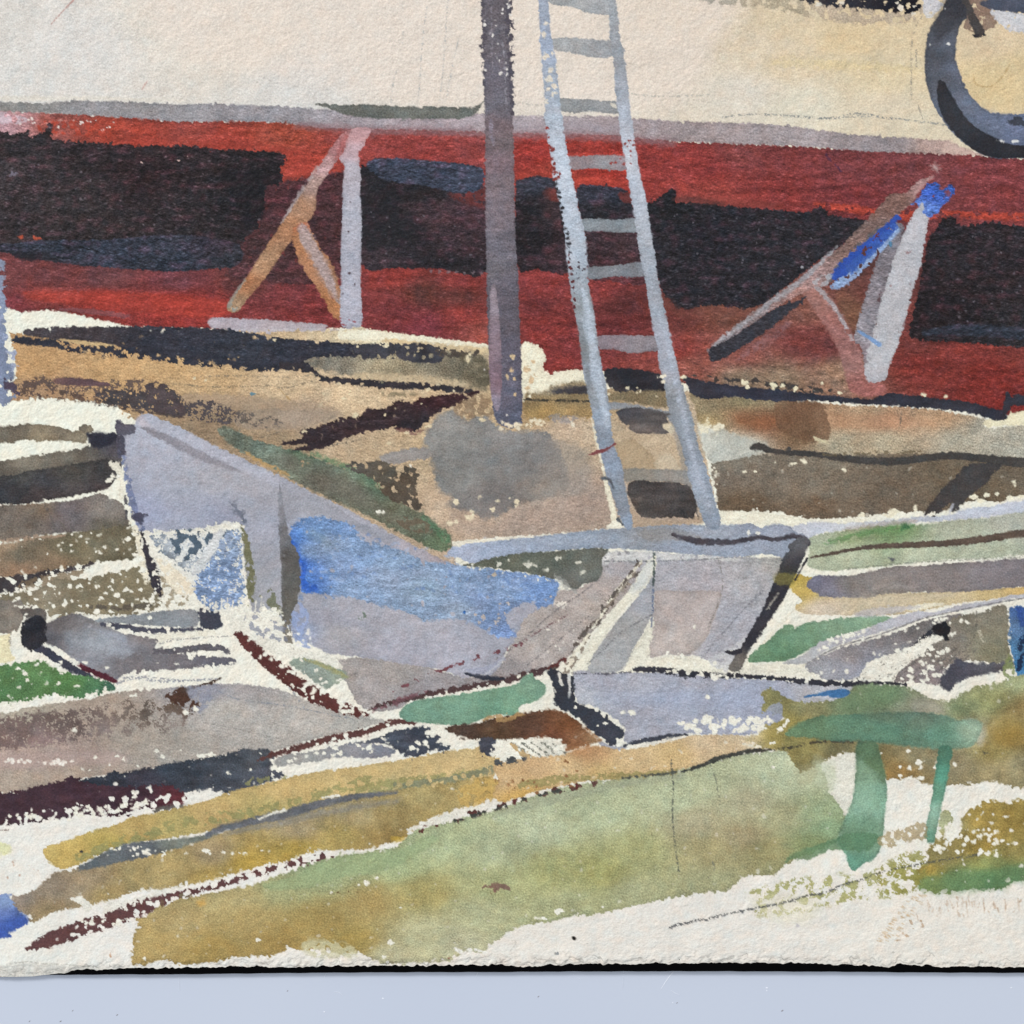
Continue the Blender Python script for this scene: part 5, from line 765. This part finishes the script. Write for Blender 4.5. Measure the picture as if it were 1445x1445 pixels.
specks(46, 1315, 1165, 1415, 1205, 2, 6, slope=.05)
F(F2, '93924c', '1055,1262 1100,1245 1160,1235 1240,1230 1290,1210 1295,1240 1280,1262 1240,1268 1180,1275 1120,1290 1070,1292', dry=.66, r=2.4, a=.75, ff=.45, soft=2)
F(F2, '8f8a45', '1240,1225 1290,1200 1310,1215 1300,1245 1280,1262 1245,1258', dry=.42, r=2.2, a=.8, ff=.5, soft=1.5)
F('paper', 'ded6b8', '1060,1270 1120,1262 1160,1275 1140,1300 1090,1300', a=.5, soft=8)
for i in range(64):
    x = 1238 + 55 * rs.rand() ** 1.3; t = rs.rand(); y = 1262 + 66 * t; x = 1285 - 48 * t + 22 * rs.rand() ** 1.8
    L(None, 'c09a6c', [(x, y, 1.8), (x + 4, y + 2, .8)], a=.5, dry=.1, r=.5)
for i in range(40):
    x = 1290 + 150 * rs.rand(); L(None, 'b8977a', [(x, 1268 + 26 * rs.rand() - (x - 1290) * .04, 2), (x + 2, 1273 + 26 * rs.rand() - (x - 1290) * .04, 1)], a=.45, dry=.15, r=.6)
for a_ in ('1274,1318,2 1284,1322,2', '1262,1325,2 1270,1327,2', '1300,1300,3 1304,1310,2', '1285,1300,2 1290,1310,2'): L(None, 'a9805a', a_, a=.6, dry=.3)
pp = [(945, 1309), (958, 1304), (970, 1302), (985, 1298), (1000, 1297), (1015, 1292), (1030, 1289), (1050, 1285), (1075, 1280), (1100, 1275), (1120, 1270), (1140, 1264), (1165, 1259), (1185, 1250), (1210, 1243), (1240, 1232), (1270, 1225), (1300, 1219), (1340, 1212), (1380, 1206)]
P([(x, y) for x, y in pp], '4a4b4a', 3.2, .42, .85)
for i in range(70): x = 945 + 270 * rs.rand(); y = np.interp(x, [p[0] for p in pp], [p[1] for p in pp]); L(None, '55565a', [(x, y + 4 * (rs.rand() - .5), 1.5), (x + 4, y + 5 * (rs.rand() - .5), 1)], a=.7, r=.6, dry=.15)
# --- pencil, pinholes and the turned-down corner
P('947,1072 950,1110 949,1150 953,1195 958,1230', '4d504a', 2.6, .26, .9); P('1000,1074 1010,1100 1016,1135', '5f6258', 2, .4); P('1005,1215 1008,1228 1000,1238', '66685c', 1.6, .4)
spot(809.5, 1324, 3.4, 3, '1c1a18', part=None, r=.3); spot(786.5, 1346, 2, 2.6, '8f9496', part=None, r=.3); spot(784, 1346, 1, 2, '5f6468', part=None, r=.2)
P('784,1310 785,1340', 'cfcab8', 1.5, .2)
F('paper', 'd3d0c6', '-160,1364 0,1363 40,1359 62,1361 100,1364 140,1367 150,1372 80,1385 0,1390 -160,1390', m=.02, soft=1.4, r=1, a=.85)  # turned-down corner: its shade is painted in as greyer paper
P('15,1360 40,1357 60,1360 100,1362 140,1366', 'a9a79d', 2, .15, .8); P('650,1345 640,1330 648,1336', 'b9b6aa', 1.5, .3); P('720,1342 728,1330 722,1325', 'b5b2a8', 1.6, .2)
specks(5, 536, 1356, 575, 1359, .8, 1.5, '7d7460', part=None); spot(633, 1352, 1.4, 1.2, '8a4a3a', part=None); specks(12, 350, 1256, 700, 1262, .6, 1.2, '6f5a3c', part=None)
specks(10, 720, 1330, 1420, 1350, .6, 1.5, 'a8a39a', part=None, a=.7); spot(1125, 1307, 2.4, 2.4, 'b3aeb4', part=None, soft=1.5); spot(156, 1349, 1.2, 4, 'b98a68', part=None, a=.8)
spot(25, 1250, 0.1, .1)
# --- the ladder, painted over everything
LD = 'ladder'
def rail(c, rows, **k):
    Lh = [(a, y) for y, a, b in rows]; Rh = [(b, y) for y, a, b in rows][::-1]
    F(LD, c, Lh + Rh, **k)
for n_, c, p in ((1, '800,10,989b9c 850,10,9b9da0', '772,-12 860,-12 868,4 862,14 858,21 830,18 805,9 790,8 772,2'),
              (2, '800,65,9a9b9c 860,68,94969a', '778,56 790,53 812,53 840,56 862,57 872,62 884,72 876,76 862,80 850,82 830,80 804,74 780,70'),
              (3, '800,150,85888a 850,150,8a8d90', '768,142 788,138 810,139 828,140 850,142 872,144 874,160 850,159 835,157 812,159 790,156'),
              (4, '820,230,8f868b 855,230,8d9296 875,228,9a8f96', '800,222 815,220 850,219 880,220 886,232 884,240 862,240 835,237 806,239'),
              (5, '830,318,858d93 880,318,838b91', '818,310 845,309 870,310 895,308 906,324 898,327 870,328 845,326 824,326'),
              (6, '850,382,7b8187 900,380,7f848b', '826,378 850,376 880,373 908,370 914,388 890,391 868,390 832,394'),
              (7, '860,482,897e86 900,485,8b868c', '842,476 860,473 885,473 910,474 926,476 930,492 915,496 890,498 868,493 846,492')):
    F(LD + '/rung#%d' % n_, c, p, m=.07, g=.07, st=.06, r=.8, a=.94)
F('hull', 'e2d7c6', '861,145 869,147 870,152 864,151', r=.4)
specks(5, 855, 222, 882, 240, 1.5, 3.5, '93403c', part=None, dry=.1)
rail('770,0,9aa3b3 775,60,9ba6ba 780,130,a0aab8 785,175,adb6c3 795,230,b8c1ce 805,300,b4becc 815,350,abb5c2 812,400,97a0aa 812,440,8b9195 830,450,a3adb9 822,500,82868a 842,520,a2acba 830,560,888d93 850,590,93a0b0 845,620,88919f 855,650,8894a6 862,700,858d98 870,720,7b818b 885,738,8b9bb0',
     [(-20,758,773),(0,759.5,773.4),(28,761,776),(55,762,779),(83,764,784),(110,766,787),(138,769,790),(155,769,791),(166,768.6,794),(194,772.5,797),(221,777.5,802),(249,781,808),(277,787,813.5),(304,793,819),(332,797,826),(360,799,829),(400,804,830),(433,809,837),(460,815,841),(488,819,844.5),(516,822,849.5),(544,827,855.6),(571,833,860),(599,838,863),(627,844,866.6),(655,851,877),(682,859,882),(710,867.5,887),(738,878,893),(747,884,890)], m=.05, st=.08, g=.05, r=.9, wet=1.3, hue=.004)
for q in ((770,33,3.5,3),(768,48,4.5,4),(770,80,4.5,5),(779,76,2.5,3),(776,98,3,6),(776,112,5,6),(773,126,3,4),(783,122,3,4),(780,134,2,3),(771,143,3,4),(786,95,2.5,4),(784,131,2,2)): spot(*q, c='e0d4c2', part='hull')
for y in range(222, 360, 7): spot(np.interp(y, [222, 277, 332, 360], [777, 787, 797, 800]) + rs.rand() * 5, y + 3 * rs.rand(), 2 + 1.5 * rs.rand(), 2.5, '7e302b' if y < 252 else '28262b', part=None)
for y in range(180, 222, 14): spot(772 + (y - 180) * .15, y, 2, 2.5, '8c3530', part=None)
specks(3, 775, 205, 784, 212, 2, 3.5, '7e302b', part=None); specks(3, 786, 240, 792, 252, 2, 3, '7e302b', part=None)
for y in range(360, 440, 9): spot(np.interp(y, [360, 440], [801, 811]) + rs.rand() * 4, y, 2, 2.5, '5a2a2c', part=None)
specks(16, 802, 350, 832, 395, .6, 1.6, '4c4046', part=None)
L(LD, 'b5c0ce', '822,408,4 828,430,9 832,460,10 838,500,12 844,540,12 852,575,10 858,600,8', a=.75, soft=1.6, st=.1)
L(LD, '767b80', '818,455,6 822,480,9 826,510,8 832,545,6', a=.55, soft=2)
rail('864,0,9fa2a6 868,80,94989e 880,130,9da2ac 884,160,abb2bf 888,190,b3b8c4 893,220,c0c3cc 898,270,b2bac8 905,330,a7adb7 915,380,9ea5b0 928,430,979da8 935,480,a5a9b6 945,520,9da0ab 952,560,8c9096 965,600,8a929c 978,650,8a929e 990,680,959fae 995,710,8d97a4 1005,738,8893a3',
     [(-20,858,868),(0,859,869),(28,860,873),(55,861,875),(83,865.5,881),(110,867,885),(138,869,888),(166,873,891),(194,876,895),(221,881,899),(249,885,904),(277,890,911),(304,894,915),(332,899,920),(360,903,924),(388,909,928),(405,912,931),(433,916,937),(460,921,943),(488,927,949),(516,930,956),(544,937,963),(571,942,972),(599,950,979.6),(627,961,985),(655,967,995),(682,974,1003),(710,983,1010),(732,992,1017),(746,998,1014)], m=.05, st=.08, g=.05, r=.9, wet=1.3, hue=.004)
L(LD, 'b9bec9', '892,200,8 900,250,7 908,290,8 914,330,9', a=.6, soft=2)
L(LD, 'aeb5c4', '940,470,8 950,520,8 962,570,8 972,620,8 985,670,8 1000,715,10', a=.6, soft=2.5, st=.12)
specks(9, 880, 170, 896, 250, 1, 2.6, '8a3530', part=None)
L(LD, '7c7f84', '946,560,6 952,600,10 962,640,8 970,680,8', a=.45, soft=3)
specks(4, 928, 530, 945, 545, 2, 4, 'dcd2ba', part=None)
L('maroon_stroke#7', '824344', '832,642,2 842,638,5 855,634,4 868,626,2', r=.8)
L('dark_stroke#8', '50545c', '849,675,3 860,677,4 866,690,2', r=.6); L(None, '55585c', '872,732,4 878,740,3', r=1)
# ================================================================ relief of the paper, then the meshes
ZT = 0.0                                                       # table top
BOARD = 0.0010; SHEET = 0.0005
hgt = .42 * TM[:H, :W] + .30 * TF[:H, :W] + .16 * TG[:H, :W] + .12 * TS1[:H, :W]
bare = (PID == 0) & (Y2 > 1150)
hgt = hgt * (1 - .35 * WET) * RELIEF * np.where(bare, .7, 1) * (.8 + .35 * uni(TB[:H, :W]))
hgt = hgt + .9 * TB[:H, :W] * .35
dE = exy[None, :] - Y2
for wd, hh in ((4.0, .8), (8.5, .5), (14, .3)):
    hgt -= hh * sm(.5 + (wd * (1 + .45 * TC[300:300 + H, :W]) + 1.5 * TM[40:40 + H, 30:30 + W] - dE) / 1.6)
lip = np.exp(-dE / 2.0) * .25; hgt -= lip
# creases of the torn deckle, a little greyer
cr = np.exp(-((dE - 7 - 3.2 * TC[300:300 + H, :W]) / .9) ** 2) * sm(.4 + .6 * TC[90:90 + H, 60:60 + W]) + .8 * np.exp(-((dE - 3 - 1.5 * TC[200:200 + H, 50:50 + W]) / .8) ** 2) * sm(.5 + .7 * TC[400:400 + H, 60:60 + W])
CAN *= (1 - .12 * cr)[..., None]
CAN = grade(CAN)
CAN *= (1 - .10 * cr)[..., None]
flap = sm((Y2 - 1360 - .02 * np.abs(X2 - 50)) / 4) * sm((150 - X2) / 30); hgt -= .8 * flap * sm((Y2 - 1358) / 22)
Z = BOARD + SHEET + hgt * K
WXg = (X2 - 722.5) * K; WYg = (722.5 - Y2) * K
def d_(A, ax): return np.gradient(A, axis=ax)
tx = np.stack([d_(WXg, 1), d_(WYg, 1), d_(Z, 1)], -1); ty = np.stack([d_(WXg, 0), d_(WYg, 0), d_(Z, 0)], -1)
NRM = np.cross(ty, tx); NRM /= np.linalg.norm(NRM, axis=-1, keepdims=True); del tx, ty
lin = np.clip(CAN, 0.012, .97); lin = np.where(lin <= .04045, lin / 12.92, ((lin + .055) / 1.055) ** 2.4)
lin = np.clip((lin - SPEC_LIFT) * GAIN, .002, .92).astype(np.float32)
# ---- materials
def newmat(n):
    m = bpy.data.materials.new(n); m.use_nodes = True; return m, m.node_tree, m.node_tree.nodes['Principled BSDF']
def noise(nt, scale, detail, rough=.55, stretch=None):
    tc = nt.nodes.new('ShaderNodeTexCoord'); n = nt.nodes.new('ShaderNodeTexNoise')
    n.inputs['Scale'].default_value = scale; n.inputs['Detail'].default_value = detail; n.inputs['Roughness'].default_value = rough
    src = tc.outputs['Object']
    if stretch:
        mp = nt.nodes.new('ShaderNodeMapping'); mp.inputs['Scale'].default_value = stretch[0]; mp.inputs['Rotation'].default_value = (0, 0, math.radians(stretch[1]))
        nt.links.new(src, mp.inputs['Vector']); src = mp.outputs['Vector']
    nt.links.new(src, n.inputs['Vector']); return n
def paint_material(name, rough, spec, grain):
    m, nt, b = newmat(name)
    at = nt.nodes.new('ShaderNodeAttribute'); at.attribute_name = 'pigment'
    n1 = noise(nt, 2600, 3, .6); n2 = noise(nt, 1500, 2, .6, ((.35, 1.3, 1), -20))
    mr = nt.nodes.new('ShaderNodeMapRange'); mr.inputs['From Min'].default_value = .3; mr.inputs['From Max'].default_value = .7
    mr.inputs['To Min'].default_value = 1 - grain; mr.inputs['To Max'].default_value = 1 + grain
    nt.links.new(n1.outputs['Fac'], mr.inputs['Value'])
    vm = nt.nodes.new('ShaderNodeVectorMath'); vm.operation = 'SCALE'
    nt.links.new(at.outputs['Color'], vm.inputs[0]); nt.links.new(mr.outputs['Result'], vm.inputs['Scale'])
    nt.links.new(vm.outputs['Vector'], b.inputs['Base Color'])
    bp = nt.nodes.new('ShaderNodeBump'); bp.inputs['Strength'].default_value = .5; bp.inputs['Distance'].default_value = .00005
    nt.links.new(n2.outputs['Fac'], bp.inputs['Height']); nt.links.new(bp.outputs['Normal'], b.inputs['Normal'])
    b.inputs['Roughness'].default_value = rough; b.inputs['Specular IOR Level'].default_value = spec
    return m
M_PAPER = paint_material('rough_rag_paper', .85, .12, .02)
M_WASH = paint_material('watercolour_wash', .7, .14, .05)
M_BODY = paint_material('opaque_gouache', .55, .2, .06)
BODYC = ('ladder', 'trestle', 'dark', 'blue', 'maroon', 'red', 'post', 'tyre', 'black', 'strap')
# ---- the sheet: every face belongs to the part whose paint lies on it
def link(o, parent=None):
    S.collection.objects.link(o)
    if parent: o.parent = parent
    return o
painting = link(bpy.data.objects.new('painting', None)); painting.empty_display_size = .02
painting['label'] = 'unframed watercolour of a beached red and cream boat with a ladder, on rough deckle-edged paper'; painting['category'] = 'painting'
fp = PID[:-1, :-1]
idx = np.arange(H * W).reshape(H, W)
quads = np.stack([idx[:-1, :-1], idx[1:, :-1], idx[1:, 1:], idx[:-1, 1:]], -1)
VX = np.stack([WXg, WYg, Z], -1).reshape(-1, 3).astype(np.float32); VN = NRM.reshape(-1, 3).astype(np.float32)
if VN[:, 2].mean() < 0: VN = -VN
VC = np.concatenate([lin.reshape(-1, 3), np.ones((H * W, 1), np.float32)], -1)
def mesh_from(name, V, Q, C=None, N=None):
    me = bpy.data.meshes.new(name); n = len(Q); k = Q.shape[1]
    me.vertices.add(len(V)); me.vertices.foreach_set('co', V.ravel())
    me.loops.add(n * k); me.loops.foreach_set('vertex_index', Q.ravel().astype(np.int32))
    me.polygons.add(n); me.polygons.foreach_set('loop_start', np.arange(0, n * k, k, dtype=np.int32))
    me.update(calc_edges=True)
    if C is not None:
        a = me.attributes.new('pigment', 'FLOAT_COLOR', 'POINT'); a.data.foreach_set('color', C.ravel())
    if N is not None:
        me.polygons.foreach_set('use_smooth', np.ones(n, bool))
        a = me.attributes.new('custom_normal', 'FLOAT_VECTOR', 'POINT'); a.data.foreach_set('vector', N.ravel())
    return me
OBJ = {}
cnt = np.bincount(fp.ravel(), minlength=len(PARTS))
names = {}
def sheet_piece(k, parent):
    key = PARTS[k]; nm = key.split('/')[-1].split('#')[0]
    q = quads[fp == k]
    if k == 0:                                                 # the bare paper also carries the cut sides and the back
        u, inv = np.unique(q, return_inverse=True); V = VX[u]; C = VC[u]; N = VN[u]; Q = inv.reshape(q.shape)
        ring = np.concatenate([idx[0, ::-1], idx[1:, 0], idx[-1, 1:], idx[-2::-1, -1]]); top = VX[ring].copy(); bot = top.copy(); bot[:, 2] = BOARD + .00002; bot[:, 1] += np.where(bot[:, 1] < wy(1300), .0002, 0)
        n0 = len(V); m = len(ring); c = np.tile(np.array([[.66, .63, .56, 1]], np.float32), (2 * m, 1)); c[:m] = VC[ring] * .97
        nn = np.zeros((2 * m, 3), np.float32); cx = top[:, :2] - top[:, :2].mean(0); 
        nxt = np.roll(np.arange(m), -1)
        tg = top[nxt] - top[np.arange(m) - 1]; on = np.stack([tg[:, 1], -tg[:, 0], np.zeros(m)], -1); on /= np.linalg.norm(on, axis=1, keepdims=True) + 1e-12
        if (on[:, :2] * cx).sum() < 0: on = -on
        nn[:m] = on; nn[m:] = on
        side = np.stack([n0 + np.arange(m), n0 + m + np.arange(m), n0 + m + nxt, n0 + nxt], -1)
        V = np.concatenate([V, top, bot]); C = np.concatenate([C, c]); N = np.concatenate([N, nn]); Q = np.concatenate([Q, side])
    else:
        u, inv = np.unique(q, return_inverse=True); V = VX[u]; C = VC[u]; N = VN[u]; Q = inv.reshape(q.shape)
    me = mesh_from(nm, V, Q, C, N)
    me.materials.append(M_PAPER if k == 0 else (M_BODY if nm.startswith(BODYC) or key.startswith(BODYC) else M_WASH))
    o = link(bpy.data.objects.new(nm, me), parent); OBJ[key] = o
    return o
order = sorted(range(len(PARTS)), key=lambda k: PARTS[k].count('/'))
for k in order:
    if cnt[k] < 8: continue
    key = PARTS[k]; par = painting if '/' not in key else OBJ.get(key.split('/')[0], painting)
    sheet_piece(k, par)
for k_, l_ in LABELS.items():
    if k_ in OBJ: OBJ[k_]['label'] = l_
del quads, VX, VN, VC
# ---- simple solids for the board and the table
def slab(name, outline, z0, z1, mat, parent=None, bevel=0):
    n = len(outline); V = [(x, y, z1) for x, y in outline] + [(x, y, z0) for x, y in outline]
    Fc = [tuple(range(n)), tuple(range(2 * n - 1, n - 1, -1))] + [(i, i + n, (i + 1) % n + n, (i + 1) % n) for i in range(n)]
    me = bpy.data.meshes.new(name); me.from_pydata(V, [], Fc); me.update(); me.materials.append(mat)
    return link(bpy.data.objects.new(name, me), parent)
mb, nt, b = newmat('black_card'); b.inputs['Base Color'].default_value = (.0018, .0018, .0022, 1); b.inputs['Roughness'].default_value = .95; b.inputs['Specular IOR Level'].default_value = .04
n = noise(nt, 900, 3); bp = nt.nodes.new('ShaderNodeBump'); bp.inputs['Strength'].default_value = .3; bp.inputs['Distance'].default_value = .0001; nt.links.new(n.outputs['Fac'], bp.inputs['Height']); nt.links.new(bp.outputs['Normal'], b.inputs['Normal'])
BE = [(-170, 1375.5), (0, 1375.5), (60, 1376.2), (100, 1376.4), (150, 1375.8), (250, 1375.6), (400, 1373.8), (500, 1373), (600, 1372.5), (700, 1372.4), (800, 1371.6), (1000, 1371.2), (1200, 1372), (1300, 1373), (1445, 1373.6), (1620, 1374)]
bxs = np.arange(-170, 1621, 10.); bys = curve(BE, bxs) + .3 * np.sin(bxs * .13) * np.sin(bxs * .041)
out = [(wx(x), wy(y)) for x, y in zip(bxs, bys)] + [(wx(1620), wy(-175)), (wx(-170), wy(-175))]
board = slab('backing_board', out[::1], .0001, BOARD, mb)
board['label'] = 'thin black backing board showing as a dark line under the lower edge of the painting'; board['category'] = 'board'
mt, nt, b = newmat('pale_blue_laminate')
n = noise(nt, 9, 2, .5); n2 = noise(nt, 260, 4, .6); cr_ = nt.nodes.new('ShaderNodeValToRGB')
cr_.color_ramp.elements[0].position = .35; cr_.color_ramp.elements[0].color = TABLE_A; cr_.color_ramp.elements[1].position = .65; cr_.color_ramp.elements[1].color = TABLE_B
nt.links.new(n.outputs['Fac'], cr_.inputs['Fac']); nt.links.new(cr_.outputs['Color'], b.inputs['Base Color'])
b.inputs['Roughness'].default_value = .32; b.inputs['Specular IOR Level'].default_value = .35
bp = nt.nodes.new('ShaderNodeBump'); bp.inputs['Strength'].default_value = .12; bp.inputs['Distance'].default_value = .0001; nt.links.new(n2.outputs['Fac'], bp.inputs['Height']); nt.links.new(bp.outputs['Normal'], b.inputs['Normal'])
table = slab('tabletop', [(-.8, -.6), (.8, -.6), (.8, .6), (-.8, .6)], -.03, 0, mt); table['kind'] = 'structure'
ms, nt, b = newmat('scratched_laminate'); b.inputs['Base Color'].default_value = (.78, .82, .9, 1); b.inputs['Roughness'].default_value = .6
n = noise(nt, 4000, 2); bp = nt.nodes.new('ShaderNodeBump'); bp.inputs['Strength'].default_value = .3; bp.inputs['Distance'].default_value = .00005; nt.links.new(n.outputs['Fac'], bp.inputs['Height']); nt.links.new(bp.outputs['Normal'], b.inputs['Normal'])
md, nt, b = newmat('grey_dust'); b.inputs['Base Color'].default_value = (.3, .3, .33, 1); b.inputs['Roughness'].default_value = .9
n = noise(nt, 4000, 2); bp = nt.nodes.new('ShaderNodeBump'); bp.inputs['Strength'].default_value = .3; bp.inputs['Distance'].default_value = .00005; nt.links.new(n.outputs['Fac'], bp.inputs['Height']); nt.links.new(bp.outputs['Normal'], b.inputs['Normal'])
def ribbon(name, pts, mat, parent, z=.00001, h=.00006):
    P2 = catmull(pts, False, 5) if len(pts) > 2 else np.array(pts, float); V = []; Fc = []
    m = len(P2)
    for i in range(m):
        a, c = P2[max(i - 1, 0)], P2[min(i + 1, m - 1)]; dx, dy = c[0] - a[0], c[1] - a[1]; l = math.hypot(dx, dy) + 1e-9; x, y, w_ = P2[i]; w_ = max(w_, .15) / 2
        V += [(wx(x - dy / l * w_), wy(y + dx / l * w_), z), (wx(x), wy(y), z + h), (wx(x + dy / l * w_), wy(y - dx / l * w_), z)]
    for i in range(m - 1):
        for j in (0, 1): Fc.append((3 * i + j, 3 * i + j + 1, 3 * i + j + 4, 3 * i + j + 3))
        Fc.append((3 * i + 2, 3 * i, 3 * i + 3, 3 * i + 5))
    Fc += [(0, 2, 1), (3 * m - 3, 3 * m - 2, 3 * m - 1)]
    me = bpy.data.meshes.new(name); me.from_pydata(V, [], Fc); me.update(); me.materials.append(mat); return link(bpy.data.objects.new(name, me), parent)
for p in ([(951, 1372.5, .9), (942, 1384, 1.1), (933, 1398, .6)], [(460, 1373.5, .5), (457, 1381, .6)], [(674, 1374, .8), (671, 1381, .4)], [(947, 1399, .5), (953, 1403, .7), (960, 1406, .4)], [(470, 1402, .5), (477, 1402, .6), (483, 1406, .5)], [(808, 1376, .4), (820, 1384, .5)], [(251, 1378, .6), (252, 1400, .4)], [(880, 1372, .4), (879, 1398, .3)]):
    ribbon('scratch', p, ms, table)
for x, y, r_ in ((457, 1430, 1.4), (1083, 1396, 1.8), (1083, 1400, 1.2), (540, 1411, 1.6), (1429, 1396, 1.5), (950, 1417, 1)):
    o = ribbon('dust_speck', [(x - r_, y, .4), (x, y - .3, r_ * 1.5), (x + r_, y + .2, .4)], ms, table)
for x, y, r_ in ((164, 1434, 1.6), (40, 1443, 1.4), (84, 1443, 1.8), (760, 1408, 1.5), (101, 1428, 1.2), (956, 1417, 1.2), (1105, 1428, 2), (405, 1400, 1.2)):
    o = ribbon('dust_speck', [(x - r_, y + 1, .4), (x, y, r_), (x + r_ * .7, y - 1, .4)], md, table)
